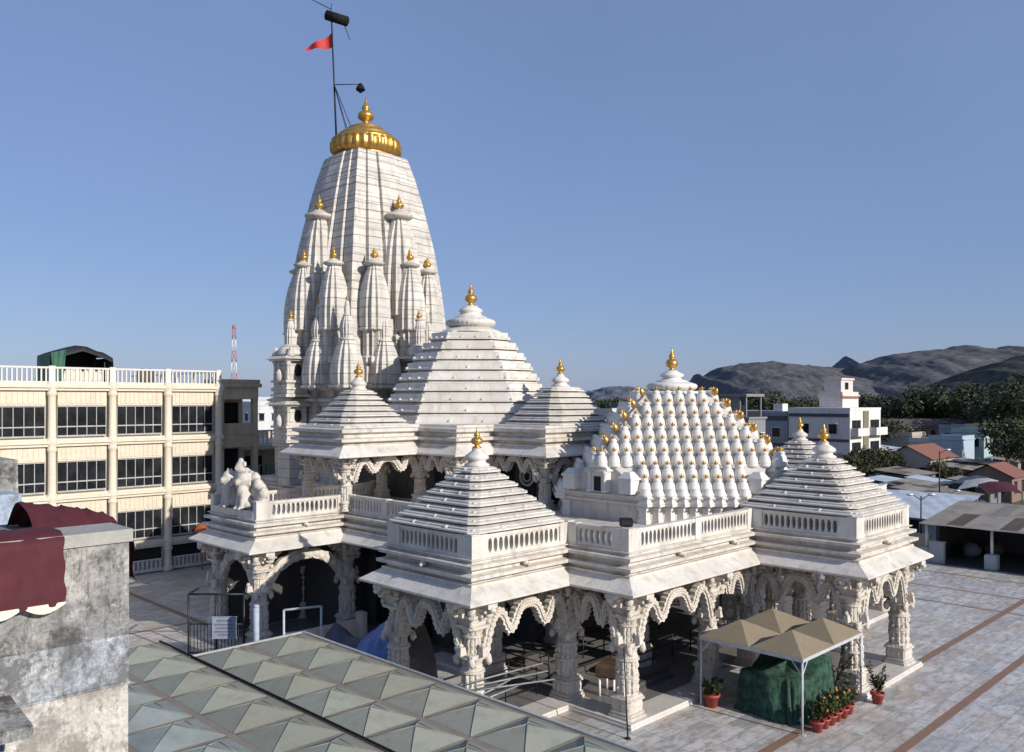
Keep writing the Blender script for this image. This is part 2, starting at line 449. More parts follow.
# ------------------------------------------------------------------ ground
b = MB(); b.add([(-900,-900,-.02),(9000,-900,-.02),(9000,9000,-.02),(-900,9000,-.02)], [(0,1,2,3)])
tag(b.build('ground', M['earth']), kind='structure')
b = MB(); b.add([(-30,-20,0),(69,-20,0),(69,60.5,0),(-30,60.5,0)], [(0,1,2,3)])
tag(b.build('courtyard_paving', M['court']), kind='structure')
b = MB()
def strip(x0, x1, y0, y1, z=.004): b.add([(x0,y0,z),(x1,y0,z),(x1,y1,z),(x0,y1,z)], [(0,1,2,3)])
strip(20, 68, 14.38, 14.75); strip(20, 68, 11.15, 11.5)
for e in (53.9, 58.2, 63.2): strip(e-.13, e+.13, -10, 14.37); strip(e-.13, e+.13, 14.76, 40)
strip(20.65, 21.0, 42.5, 58); strip(2, 20.64, 44.85, 45.1); strip(2, 20.64, 36, 36.3); strip(14.2, 14.5, 45.11, 58)
tag(b.build('paving_band', M['stripe']), kind='structure')

# ------------------------------------------------------------------ TEMPLE
T = thing('temple', 'white carved marble temple with a tall gold crowned spire and stepped roofs', 'temple', (37.4, 30, 0))
# ground storey outline, counter-clockwise
OUT = [(25.4,19.3),(34.4,19.3),(34.4,14.65),(40.05,14.65),(40.05,19.3),(49.4,19.3),(49.4,23.2),(54.4,23.2),(54.4,28.4),(49.4,28.4),
       (49.4,56.5),(29.8,56.5),(29.8,41.6),(19.9,41.6),(19.9,36.85),(24.85,36.85),(24.85,30),(25.4,30),(25.4,27.3),(20.3,27.3),(20.3,22.3),(25.4,22.3)]
b = MB(); b.sweep(OUT, [(.42,0),(.42,.10),(.38,.12),(.38,.2)], 0, True, False)
b.build('plinth', weathered('plinth_marble', (.60,.57,.53), (.40,.34,.28), (.22,.19,.17), .45, .4, .6, .2, 4, streak=False), T)
b = MB()
b.sweep(OUT, [(-.55,4.88),(-.1,4.9),(.72,4.90),(.76,4.93),(.76,5.0),(.12,5.42),(.12,5.5)], 0, False, True)
b.build('eave', M['marble'], T)
b = MB()
b.sweep(OUT, [(.12,5.5),(-.03,5.52),(-.03,5.63),(.27,5.68),(.28,5.80),(.20,5.82),(-.05,5.86),(-.05,6.0),(.21,6.05),(.22,6.17),(.14,6.19),(-.03,6.22),(-.03,6.3),(.08,6.32),(.08,6.36)], 0, True, False)
b.build('cornice', M['cornice'], T)

# balustrades, one per straight run
def baluster(mb, x, y, z0, h, w, ax):
    # flattened S-profile baluster seen as leaf between oval gaps
    k = 13
    for s in range(k-1):
        def ww(t): return w*(1-.70*math.sqrt(max(0.0, 1-((t-.5)/.49)**2)))
        t0, t1 = s/(k-1), (s+1)/(k-1)
        w0, w1 = ww(t0), ww(t1)
        dx, dy = ax; nx, ny = -dy, dx
        vs = []
        for t, q in ((t0, w0), (t1, w1)):
            for a, c in ((-1,-1),(1,-1),(1,1),(-1,1)):
                vs.append((x+dx*a*q+nx*c*.10, y+dy*a*q+ny*c*.10, z0+h*t))
        mb.add(vs, [(0,1,5,4),(1,2,6,5),(2,3,7,6),(3,0,4,7)])
def balustrade(p0, p1, z0, z1, parent, name='balustrade', mat=None, post=.22, step=.255, ends=True, mids=True):
    mb = MB(); a = Vector(p0); c = Vector(p1); L = (c-a).length; d = (c-a)/L
    mid = (a+c)/2; ax = (d.x, d.y)
    H = z1-z0
    mb.obox((mid.x, mid.y, z0+.07), ax, L/2, .14, .07)
    mb.obox((mid.x, mid.y, z1-.06), ax, L/2, .15, .06)
    mb.obox((mid.x, mid.y, z1-.145), ax, L/2-.02, .11, .025)
    npan = max(1, round(L/4.2)) if mids else 1
    posts = [i*L/npan for i in range(npan+1)]
    for i, s in enumerate(posts):
        if not ends and i in (0, npan): continue
        s = min(max(s, post+.005), L-post-.005)
        q = a+d*s
        mb.obox((q.x, q.y, (z0+z1)/2+.01), ax, post, .17, H/2+.012)
    for i in range(npan):
        s0, s1 = posts[i]+post*1.6, posts[i+1]-post*1.6
        n = max(2, int((s1-s0)/step))
        for k in range(n):
            q = a+d*(s0+(s1-s0)*(k+.5)/n)
            baluster(mb, q.x, q.y, z0+.13, H-.27, (s1-s0)/n*.46, ax)
    return mb.build(name, mat or M['marble'], parent)
ins = .16
def runs(out, inset):
    return offset_poly(out, -inset)
Q = runs(OUT, .2)
skip = {(13,14), (10,11), (9,10), (8,9), (11,12)}
for i in range(len(Q)):
    j = (i+1) % len(Q)
    if (i, j) in skip: continue
    p0, p1 = Vector(Q[i]), Vector(Q[j])
    if (p1-p0).length < 1: continue
    d = (p1-p0).normalized()
    z = 6.36
    balustrade(p0+d*.16, p1-d*.16, z, 7.18, T)
for x0, y0 in [Q[i] for i in (0,2,3,4,5,6,7,12,13,14,19,20)]: pass
for i in (0,1,2,3,4,5,6,7,12,13,14,15,18,19,20,21):
    x, y = Q[i]
    b = MB(); b.box(x-.165, x+.165, y-.165, y+.165, 6.36, 7.195); b.box(x-.20, x+.20, y-.20, y+.20, 7.196, 7.24)
    b.build('corner_post', M['marble'], T)
# marble floor and ceiling of the hall, its shade put into their dark colour
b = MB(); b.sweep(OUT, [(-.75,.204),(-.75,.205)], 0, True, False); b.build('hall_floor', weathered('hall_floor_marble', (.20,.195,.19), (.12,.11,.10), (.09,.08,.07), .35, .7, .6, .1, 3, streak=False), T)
b = MB()
for y in (20.5, 22.0, 24.0, 26.0, 28.0): b.add([(26.3,y,.209),(48.5,y,.209),(48.5,y+.12,.209),(26.3,y+.12,.209)], [(0,1,2,3)])
b.build('floor_band', M['stripe'], T)
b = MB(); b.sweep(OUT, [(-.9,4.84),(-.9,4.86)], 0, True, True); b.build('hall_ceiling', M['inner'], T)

# ---- carved columns
def column_mesh(Hh=4.7):
    mb = MB(); NA = 48
    rg = random.Random(3)
    tab = {}
    def rnd(i, j):
        if (i, j) not in tab: tab[(i, j)] = rg.random()
        return tab[(i, j)]
    def shape(kind, r, t):
        if kind == 's':
            q = max(abs(math.cos(t)), abs(math.sin(t))); rr = r/q
            return min(rr, r*1.26)
        if kind == 'o':
            tt = (t+math.pi/8) % (math.pi/4) - math.pi/8
            return r/math.cos(tt)
        return r
    segs = [  # kind, z0, z1, r0, r1, carve
        ('s', 0.00, .10, .50, .50, 0), ('s', .10, .22, .44, .46, .0), ('s', .22, .66, .40, .40, .035), ('s', .66, .74, .46, .46, 0), ('s', .74, .84, .42, .38, .01),
        ('o', .84, 1.50, .37, .36, .075), ('c', 1.50, 1.57, .40, .40, 0), ('o', 1.57, 2.12, .355, .345, .075), ('c', 2.12, 2.2, .41, .41, 0), ('c', 2.2, 2.3, .36, .34, .02),
        ('o', 2.3, 2.62, .31, .33, .05), ('c', 2.62, 2.7, .44, .46, .02), ('s', 2.7, 2.8, .40, .40, 0), ('o', 2.8, 3.38, .29, .27, .045), ('c', 3.38, 3.46, .33, .33, 0),
        ('c', 3.46, 3.7, .28, .40, .04), ('s', 3.7, 3.82, .44, .46, 0), ('s', 3.82, 4.1, .34, .40, .03), ('s', 4.1, 4.22, .48, .50, 0), ('s', 4.22, 4.5, .40, .44, .03), ('s', 4.5, 4.7, .50, .54, 0)]
    rings = []
    for kind, z0, z1, r0, r1, cv in segs:
        n = max(1, int(round((z1-z0)/.055)))
        for k in range(n+1):
            t = k/n; z = z0+(z1-z0)*t; r = r0+(r1-r0)*t
            ring = []
            for i in range(NA):
                th = 2*math.pi*i/NA
                rr = shape(kind, r, th)
                if cv and 0 < k < n:
                    f = i/NA*12
                    cell = int(f); u = f-cell
                    zz = z/.30; cz = int(zz); v = zz-cz
                    body = max(0, math.sin(math.pi*u))**.7*max(0, math.sin(math.pi*v))**.35
                    rr += cv*(body*(.6+.8*rnd(cell, cz))-.75) + cv*.5*(rnd(i+100, int(z/.055))-.5)
                ring.append((rr*math.cos(th), rr*math.sin(th), z*Hh/4.7))
            rings.append(ring)
    vs = [p for r_ in rings for p in r_]
    fs = []
    for j in range(len(rings)-1):
        for i in range(NA): fs.append((j*NA+i, j*NA+(i+1) % NA, (j+1)*NA+(i+1) % NA, (j+1)*NA+i))
    mb.add(vs, fs)
    k = Hh/4.7
    # bracket arms and little bracket figures
    for ax in ((1,0),(0,1),(-1,0),(0,-1)):
        for zz, l, h in ((4.60,.95,.08),(4.42,.78,.08),(4.24,.62,.08)):
            mb.obox((ax[0]*l/2, ax[1]*l/2, zz*k), ax, l/2, .2, h*k)
        mb.ball((ax[0]*.92, ax[1]*.92, 4.47*k), .13, 1, 1, .9*k, 8, 5, jit=.3, seed=1)
        mb.ball((ax[0]*.74, ax[1]*.74, 4.27*k), .12, 1, 1, .9*k, 8, 5, jit=.3, seed=2)
        mb.obox((ax[0]*.46, ax[1]*.46, 2.92*k), ax, .14, .10, .14*k, 0, .7)
        mb.ball((ax[0]*.50, ax[1]*.50, 3.12*k), .085, 1, 1, 1.2*k, 8, 5, jit=.3, seed=3)
    for sx in (-1,1):
        for sy in (-1,1):
            mb.ball((sx*.36, sy*.36, 2.55*k), .12, 1, 1, 1.7*k, 8, 5, jit=.35, seed=4)
            mb.ball((sx*.40, sy*.40, 4.34*k), .13, 1, 1, 1.3*k, 8, 5, jit=.35, seed=5)
            mb.ball((sx*.37, sy*.37, 3.90*k), .10, 1, 1, 1.3*k, 8, 5, jit=.35, seed=6)
    return mb.mesh('column', [M['carved']])
col0 = bpy.data.objects.new('column', column_mesh())
GCOLS = [(25.75,19.65),(31.3,19.65),(34.75,19.65),(34.75,15.0),(39.7,15.0),(39.7,19.65),(43.8,19.65),(49.05,19.65),
         (20.65,22.65),(20.65,26.95),(25.75,22.65),(25.75,26.95),(31.3,23.2),(31.3,28.2),(43.6,23.2),(43.6,28.2),(37.2,21.8),
         (49.05,23.55),(54.05,23.55),(54.05,28.05),(49.05,28.05),(20.25,37.2),(20.25,41.25),(25.2,37.2),(25.2,32.2),(25.2,41.25),(30.15,46),(30.15,51)]
for k, (x, y) in enumerate(GCOLS):
    inst(col0, (x, y, .2), (k % 4)*math.pi/2, (1.12,1.12,1), T)

# ---- scalloped toran arches
def catmull(pts, n=8):
    out = []
    for i in range(len(pts)-1):
        p0 = pts[max(i-1, 0)]; p1 = pts[i]; p2 = pts[i+1]; p3 = pts[min(i+2, len(pts)-1)]
        for k in range(n):
            t = k/n
            out.append(tuple(.5*((2*p1[c])+(-p0[c]+p2[c])*t+(2*p0[c]-5*p1[c]+4*p2[c]-p3[c])*t*t+(-p0[c]+3*p1[c]-3*p2[c]+p3[c])*t**3) for c in range(2)))
    out.append(pts[-1]); return out
def ribbon(mb, path, a, d, thick, depth, lobes=0):
    nrm = Vector((-d.y, d.x, 0)); n = len(path); vs = []
    for i, (u, z) in enumerate(path):
        p0 = path[max(i-1, 0)]; p1 = path[min(i+1, n-1)]
        tx, tz = p1[0]-p0[0], p1[1]-p0[1]; l = math.hypot(tx, tz) or 1
        nx, nz = -tz/l, tx/l
        th = thick*(1+.22*math.sin(i*1.9)) if not lobes else thick*(1+.55*abs(math.sin(lobes*math.pi*i/(n-1))))
        for side, dp in ((-1,-1),(1,-1),(1,1),(-1,1)):
            q = u+nx*th/2*side; zz = z+nz*th/2*side
            p = a+d*q+nrm*(dp*depth/2*(1 if side < 0 else .8)); vs.append((p.x, p.y, zz))
        # raised centre bead
    fs = []
    for i in range(n-1):
        for k in range(4): fs.append((i*4+k, i*4+(k+1) % 4, i*4+4+(k+1) % 4, i*4+4+k))
    fs += [(3,2,1,0), tuple(4*(n-1)+k for k in range(4))]
    mb.add(vs, fs)
def arch(p0, p1, zb, zt, parent, kind='wave', name='toran_arch'):
    a = Vector((p0[0], p0[1], 0)); c = Vector((p1[0], p1[1], 0)); d = (c-a).normalized()
    if d.x > .5 and kind == 'wave' and (p0[1] < 23.0 or zb > 6): a.y -= .22; c.y -= .22
    if d.y > .5 and kind == 'wave' and (p0[0] < 26 or zb > 6): a.x -= .22; c.x -= .22
    a = a+d*.30; L = (c-a).length-.30
    k = (zt-zb)/1.75
    mb = MB()
    if kind == 'wave':
        key = [(0,0),(.02,.45),(.055,1.0),(.10,1.42),(.155,1.55),(.205,1.40),(.245,1.0),(.285,.80),(.325,.92),(.36,1.25),(.40,1.52),(.45,1.64),(.5,1.66)]
        pts = [(u*L, zb+z*k) for u, z in key] + [((1-u)*L, zb+z*k) for u, z in reversed(key[:-1])]
        pth = catmull(pts, 6)
        ribbon(mb, pth, a, d, .33, .34)
        ribbon(mb, pth, a, d, .12, .46)
        for u in (.285, .715):
            q = a+d*(u*L); mb.lathe((q.x, q.y, zb+.66*k), [(.02,-.16),(.08,-.05),(.11,.05),(.07,.12)], 8)
        nrm = Vector((-d.y, d.x, 0))
        for i in range(1, len(pth)-1, 2):
            u, z = pth[i]
            for sg in (-1, 1):
                q = a+d*u+nrm*(.17*sg); mb.ball((q.x, q.y, z+.05), .075, 1, 1, 1, 6, 4)
    else:
        pts = []
        for i in range(49):
            t = i/48; pts.append((t*L, zb+(zt-zb)*(math.sin(math.pi*t))**.55))
        ribbon(mb, pts, a, d, .34, .34, 7)
        for i in range(2, 47, 4):
            u, z = pts[i]; q = a+d*u
            mb.ball((q.x, q.y, z-.04), .27, 1, 1, 1, 8, 5, jit=.3, seed=i)
    return mb.build(name, M['carved'], parent)
AR = [((25.75,19.65),(31.3,19.65)),((31.3,19.65),(34.75,19.65)),((34.75,15),(39.7,15)),((34.75,15),(34.75,19.65)),((39.7,15),(39.7,19.65)),
      ((25.75,19.65),(25.75,22.65)),((20.65,22.65),(25.75,22.65)),((20.65,22.65),(20.65,26.95)),((20.65,26.95),(25.75,26.95)),((39.7,19.65),(43.8,19.65)),((43.8,19.65),(49.05,19.65)),
      ((34.75,19.65),(39.7,19.65)),((25.75,22.65),(25.75,26.95)),((31.3,19.65),(31.3,23.2)),((49.05,19.65),(49.05,23.55)),((49.05,23.55),(54.05,23.55)),((49.05,28.05),(54.05,28.05)),((54.05,23.55),(54.05,28.05))]
for p0, p1 in AR: arch(p0, p1, 2.85, 4.5, T)
for p0, p1 in (((20.25,37.2),(25.2,37.2)),((20.25,37.2),(20.25,41.25))): arch(p0, p1, 2.9, 4.45, T, 'lobe')

# ---- inner walls of the ground storey
b = MB()
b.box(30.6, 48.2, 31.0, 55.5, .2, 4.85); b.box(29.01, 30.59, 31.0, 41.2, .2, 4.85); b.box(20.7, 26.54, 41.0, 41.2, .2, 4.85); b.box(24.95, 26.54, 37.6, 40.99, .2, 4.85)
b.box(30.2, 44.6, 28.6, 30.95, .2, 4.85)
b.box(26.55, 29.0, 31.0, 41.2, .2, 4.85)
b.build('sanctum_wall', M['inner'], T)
for (x0, x1, y0, y1) in ((26.50,26.58,32.0,34.0),(26.50,26.58,34.6,36.4)):
    g_ = MB(); g_.box(x0, x1, y0, y1, .5, 4.3)
    fr = g_.build('grille_door', M['dark'], T)
    q = MB()
    for k in range(9):
        y = y0+(y1-y0)*k/8; q.tube((x0-.06,y,.5),(x0-.06,y,4.3),.03,None,6)
    for z in (.6,1.6,2.6,3.6,4.25): q.tube((x0-.06,y0,z),(x0-.06,y1,z),.03,None,6)
    q.build('bar', M['iron'], fr)
for x in (32.0, 37.4, 42.8):
    g_ = MB(); g_.box(x-.9, x+.9, 28.50, 28.59, .2, 3.6); g_.build('sanctum_door', M['dark'], T)

# ---- stepped pyramid roofs
def tiers(mb, cx, cy, s0, sy0, c0, n, shrink, z0, z1, lip=.06, over=.07):
    prof = []
    for k in range(n):
        da, dc = shrink*k/n, shrink*(k+1)/n
        za, zc = z0+(z1-z0)*k/n, z0+(z1-z0)*(k+1)/n; hz = zc-za
        prof += [(-da-.22, za), (-da-.22, za+.06), (-da+over, za+.065), (-da+over, za+.065+lip), (-da-.03, za+lip+.09),
                 (-da-(dc-da)*.40, za+hz*.60), (-da-(dc-da)*.40+.03, za+hz*.61), (-da-(dc-da)*.40+.03, za+hz*.74), (-dc-.02, zc-.015)]
    vs = []
    for d, z in prof:
        s_, t_ = s0+d, sy0+d
        for p in cham(cx, cy, s_, min(c0, .32*min(s_, t_)), t_): vs.append((p[0], p[1], z))
    fs = []
    for j in range(len(prof)-1):
        for i in range(8): fs.append((j*8+i, j*8+(i+1) % 8, (j+1)*8+(i+1) % 8, (j+1)*8+i))
    fs += [tuple(reversed(range(8))), tuple((len(prof)-1)*8+i for i in range(8))]
    mb.add(vs, fs)
KAL = [(.05,0),(.30,.02),(.32,.08),(.18,.14),(.14,.22),(.36,.34),(.42,.48),(.36,.62),(.20,.74),(.15,.78),(.22,.84),(.20,.92),(.10,1.06),(.05,1.25),(.01,1.42)]
def kalash(c, s, parent, name='finial', sz=1.0):
    mb = MB(); mb.lathe(c, [(r*s, z*s*sz) for r, z in KAL], 16); return mb.build(name, M['gold'], parent)
def amalaka(mb, c, r, h, n=40, mat=0):
    pr = [(.62,0),(.80,.10),(.96,.26),(1.0,.42),(.95,.56),(.78,.66),(.70,.70)]
    mb.lathe(c, [(a*r, z*h) for a, z in pr], n*2, mat, True, lambda rr, z, t: rr*(1+.05*math.cos(n*t)))
def knob(mb, x, y, z, s=.095):
    mb.ball((x, y, z), s, 1.2, 1.2, .8, 7, 4, jit=.4, seed=int(x*10+y))
def pyramid_roof(cx, cy, s, c, z0, ztop, n, stop, parent, sy=None, kal=.75, name='stepped_roof', knobs=True, wall=None):
    mb = MB(); sy = sy or s
    if wall is not None: mb.box(cx-s+.55, cx+s-.55, cy-sy+.55, cy+sy-.55, wall, z0+.05)
    tiers(mb, cx, cy, s, sy, c, n, min(s, sy)-stop, z0, ztop)
    if knobs:
        for k in range(n):
            t = (k+.45)/n; q = s-(s-stop)*t; qy = sy-(s-stop)*t; z = z0+(ztop-z0)*(k+.42)/n+.06
            for fx in ((-.33, .33) if k % 2 == 0 else (0,)):
                for x, y in ((cx+fx*q*1.2, cy-qy),(cx-q, cy+fx*qy*1.2),(cx+q, cy+fx*qy*1.2),(cx+fx*q*1.2, cy+qy)):
                    knob(mb, x, y, z)
            for sx in (-1,1):
                for s_y in (-1,1):
                    knob(mb, cx+sx*(q-c*.35), cy+s_y*(qy-c*.35), z-.02, .07)
    z = ztop-.02
    mb.lathe((cx, cy, z), [(stop*1.05,0),(stop*1.1,.08),(stop*.8,.14),(stop*.75,.24),(stop*1.05,.30),(stop*1.0,.42),(stop*.62,.55),(stop*.40,.62),(stop*.45,.68),(stop*.25,.74)], 24)
    o = mb.build(name, M['roofmarble'], parent)
    kalash((cx, cy, z+.70), kal, o)
    return o
pyramid_roof(22.85, 24.8, 2.50, .30, 7.19, 9.42, 8, .46, T, None, .60, 'stepped_roof', True, 6.37)
pyramid_roof(37.2, 17.35, 2.74, .30, 7.19, 9.42, 8, .50, T, None, .62, 'stepped_roof', True, 6.37)
pyramid_roof(51.9, 25.8, 2.50, .30, 7.19, 9.42, 8, .46, T, None, .60, 'stepped_roof', True, 6.37)

# ---- bell covered roof (samvarana)
CX, CY, AP = 37.34, 25.6, 6.1
def octo(ap):
    h = ap*math.tan(math.pi/8); c = ap-h
    return cham(CX, CY, ap, c)
bz0, bz1, NR = 7.72, 12.35, 8
mb = MB()
mb.sweep(octo(AP-.55), [(0,6.36),(0,7.15)], 0, False, False)
mb.sweep(octo(AP-.3), [(-.2,7.15),(.05,7.2),(.05,7.3),(-.05,7.34),(-.02,7.42),(.12,7.5),(.12,7.6),(-.1,7.72)], 0, True, True)
rows = []
def dpoly(a, lim=5.72):
    q = min(a*S2, lim); return cham(CX, CY, q, min(max(2*q-a*S2, .01), q-.001))
vs = []
for k in range(NR):
    a = 5.35-4.0*k/NR; a2 = 5.35-4.0*(k+1)/NR
    z = bz0+(bz1-bz0)*k/NR; zc = bz0+(bz1-bz0)*(k+1)/NR
    for aa, zz in ((a+.18, z), (a+.18, z+.10), (a2+.20, zc-.02)):
        vs += [(p[0], p[1], zz) for p in dpoly(aa)]
    rows.append((a-.02, z+.10))
nr_ = len(vs)//8
mb.add(vs, [(j*8+i, j*8+(i+1) % 8, (j+1)*8+(i+1) % 8, (j+1)*8+i) for j in range(nr_-1) for i in range(8)] + [tuple(reversed(range(8))), tuple((nr_-1)*8+i for i in range(8))])
br = mb.build('bell_roof', M['roofmarble'], T)
mb = MB(); c = (CX, CY, bz1-.05)
mb.lathe(c, [(1.55,0),(1.6,.1),(1.45,.16)], 32)
amalaka(mb, (CX, CY, bz1+.05), 1.25, .75, 26)
mb.lathe((CX, CY, bz1+.52), [(.85,0),(.8,.12),(.5,.2),(.45,.3),(.62,.36),(.6,.46),(.32,.6),(.28,.66)], 24)
mb.build('crown_disc', M['bell'], br)
kalash((CX, CY, bz1+1.1), .80, br, 'finial', 1.15)
# zigzag pilasters under the bells and pot-shaped row
fc = math.sqrt(.5)
def facet_pt(ap, t, ang):  # ang: outward direction, t along facet
    o = Vector((math.cos(ang), math.sin(ang))); p = Vector((-o.y, o.x))
    q = Vector((CX, CY))+o*ap+p*t
    return q
for f in range(4):
    ang = R(-135+90*f); nearface = MB()
    for i in range(9):
        t = (i-4)*.56
        q = facet_pt(AP-.62, t, ang)
        nearface.box(q.x-.20, q.x+.20, q.y-.20, q.y+.20, 6.37, 7.12)
        nearface.box(q.x-.25, q.x+.25, q.y-.25, q.y+.25, 6.37, 6.55)
        nearface.box(q.x-.26, q.x+.26, q.y-.26, q.y+.26, 6.98, 7.14)
        q = facet_pt(AP-.36, t, ang)
        nearface.obox((q.x, q.y, 7.24), (1,0), .30, .30, .05); nearface.obox((q.x, q.y, 7.42), (1,0), .27, .27, .12, 0, .78); nearface.obox((q.x, q.y, 7.60), (1,0), .29, .29, .045)
        nearface.lathe((q.x, q.y, 7.64), [(.31,0),(.30,.06),(.25,.16),(.20,.27),(.18,.34)], 12)
    nearface.build('pilaster_row', M['bell'], br)
BELL = [(.27,-.12),(.295,.0),(.275,.04),(.295,.10),(.27,.20),(.24,.33),(.20,.41),(.15,.45),(.18,.49),(.18,.54),(.12,.59),(.05,.63)]
def bell_obj():
    m_ = MB(); m_.lathe((0,0,0), BELL, 14); return bpy.data.objects.new('bell_turret', m_.mesh('bell_turret', [M['bell']]))
def crown_obj():
    m_ = MB(); m_.lathe((0,0,0), [(.03,0),(.07,.02),(.075,.06),(.04,.10),(.055,.14),(.01,.24)], 8)
    for t in range(5):
        a = 2*math.pi*t/5; m_.tube((.05*math.cos(a), .05*math.sin(a), .02), (.15*math.cos(a), .15*math.sin(a), .17), .035, .008, 5)
    return bpy.data.objects.new('gilded_bud', m_.mesh('gilded_bud', [M['gold']]))
bell0, crown0 = bell_obj(), crown_obj()
back = MB()
m_ = MB(); m_.lathe((0,0,0), [(.05,0),(.15,.05),(.21,.18),(.19,.32),(.10,.44),(.02,.52)], 10, 0, True, None, Matrix.Diagonal((1,.6,1)))
leafme = m_.mesh('gilded_leaf', [M['gold']])
NB = [9,9,15,13,11,9,7,5]
rl = root_loc(br)
for f in range(4):
    ang = R(-135+90*f)
    for k, (ap, z) in enumerate(rows):
        n = NB[k]; sp_ = .56 if k < 2 else .595-.004*k
        for i in range(n):
            t = (i-(n-1)/2)*sp_
            q = facet_pt(ap+.06, t, ang)
            hip = (f == 3 and i >= n-2 and k > 1) or (f == 1 and i < 2 and k > 1)
            if f == 0 or hip:
                inst(bell0, (q.x, q.y, z), ang, (1,1,1), br)
                inst(crown0, (q.x, q.y, z+.62), ang, (.95,.95,.85), br)
            else:
                back.lathe((q.x, q.y, z), BELL, 8)
tag(back.build('bell_rows', M['bell'], br), kind='stuff')
for k, (ap, z) in enumerate(rows):
    for ang in (R(180), R(-90), 0.0, R(90)):
        if k < 2: continue
        d_ = min(ap*S2, 5.72)-.16
        o = bpy.data.objects.new('gilded_leaf', leafme); COL.objects.link(o); o.parent = br
        o.location = (CX+math.cos(ang)*(d_+.02)-rl.x, CY+math.sin(ang)*(d_+.02)-rl.y, z+.36-rl.z); o.rotation_euler = (0, R(34), ang); o.scale = (.85,1.0,.85)
# corner blocks beside the lower rows
for f in range(4):
    for sg in (-1, 1):
        ang = R(-135+90*f); q = facet_pt(5.35, 2.95*sg, ang); m_ = MB()
        m_.box(q.x-.34, q.x+.34, q.y-.34, q.y+.34, 7.72, 8.35); m_.box(q.x-.40, q.x+.40, q.y-.40, q.y+.40, 8.35, 8.45); m_.obox((q.x, q.y, 8.58), (1,0), .34, .34, .13, 0, .5)
        m_.build('roof_block', M['bell'], br)
# niches (small shrines) in the middle of the cardinal facets
for f, ang in ((0, R(180)), (1, R(-90)), (2, R(0))):
    m_ = MB(); o = Vector((math.cos(ang), math.sin(ang)))
    q = facet_pt(AP-.48, 0, ang)
    m_.obox((q.x, q.y, 8.2), (o.x, o.y), .45, .55, .50)
    for s in (-1,1):
        q2 = facet_pt(AP+.0, .46*s, ang); m_.lathe((q2.x, q2.y, 7.7), [(.14,0),(.14,.1),(.09,.14),(.09,.8),(.15,.9),(.15,1.0)], 8)
    for i, (w, h) in enumerate(((.66,.16),(.50,.22),(.32,.24),(.14,.22))):
        q3 = facet_pt(AP-.46, 0, ang); m_.obox((q3.x, q3.y, 8.72+i*.17+.05), (o.x, o.y), .52-.05*i, w, .095, 0, .82)
    m_.build('roof_shrine', M['bell'], br)
    q = facet_pt(AP-.02, 0, ang); m_ = MB(); m_.obox((q.x, q.y, 8.08), (o.x, o.y), .02, .20, .34); m_.build('shrine_doorway', M['dark'], br)

# ---- upper storey (mandapa level)
UP = [(29.35,33.4),(32.0,33.4),(32.0,29.6),(39.2,29.6),(39.2,33.4),(41.9,33.4),(41.9,36.5),(46.7,36.5),(46.7,40.8),(41.9,40.8),(41.9,45.5),(29.35,45.5),(29.35,40.8),(24.5,40.8),(24.5,36.5),(29.35,36.5)]
b = MB(); b.sweep(UP, [(-.5,9.08),(.68,9.10),(.72,9.13),(.72,9.2),(.14,9.62),(.14,9.68)], 0, False, True); b.build('eave', M['marble'], T)
b = MB(); b.sweep(UP, [(.14,9.68),(-.02,9.7),(-.02,9.82),(.29,9.88),(.30,10.02),(-.03,10.08),(-.03,10.25),(.23,10.34),(.24,10.5),(-.02,10.56),(-.1,10.68)], 0, True, False); b.build('cornice', M['cornice'], T)
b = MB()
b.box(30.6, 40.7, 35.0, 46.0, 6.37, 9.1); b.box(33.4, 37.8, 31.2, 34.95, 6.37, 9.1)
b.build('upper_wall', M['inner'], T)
UC = [(29.75,33.8),(32.4,33.8),(32.4,30.0),(38.8,30.0),(38.8,33.8),(41.5,33.8),(29.75,36.9),(24.9,36.9),(24.9,40.4),(29.75,40.4),(29.75,45.1)]
for k, (x, y) in enumerate(UC): inst(col0, (x, y, 6.37), (k % 4)*math.pi/2, (.86,.86,2.74/4.7), T)
for p0, p1 in (((24.9,36.9),(29.75,36.9)),((24.9,36.9),(24.9,40.4)),((32.4,30),(38.8,30)),((32.4,30),(32.4,33.8)),((29.75,33.8),(29.75,36.9)),((29.75,33.8),(32.4,33.8))):
    arch(p0, p1, 7.85, 9.0, T)
for (x0, x1, y0, y1) in ((30.52,30.59,35.4,36.6),(30.9,32.2,34.92,34.99),(33.32,33.39,31.6,32.6),(33.32,33.39,33.2,34.2),(34.4,36.6,31.12,31.19)):
    g_ = MB(); g_.box(x0, x1, y0, y1, 6.5, 8.6); g_.build('window_opening', M['dark'], T)
b = MB()  # round rosette window on the porch side
def ringm(mb, c, ax, r, tr):
    a = Vector(ax)
    for i in range(20):
        t0, t1 = 2*math.pi*i/20, 2*math.pi*(i+1)/20
        mb.tube((c[0]+a.x*r*math.cos(t0), c[1]+a.y*r*math.cos(t0), c[2]+r*math.sin(t0)), (c[0]+a.x*r*math.cos(t1), c[1]+a.y*r*math.cos(t1), c[2]+r*math.sin(t1)), tr, tr, 6)
ringm(b, (33.25,32.1,7.9), (0,1,0), .5, .08); ringm(b, (33.25,32.1,7.9), (0,1,0), .28, .06)
b.build('rosette', M['cornice'], T)
for p0, p1 in (((24.7,36.7),(29.4,36.7)),((24.7,40.6),(24.7,36.7))): pass
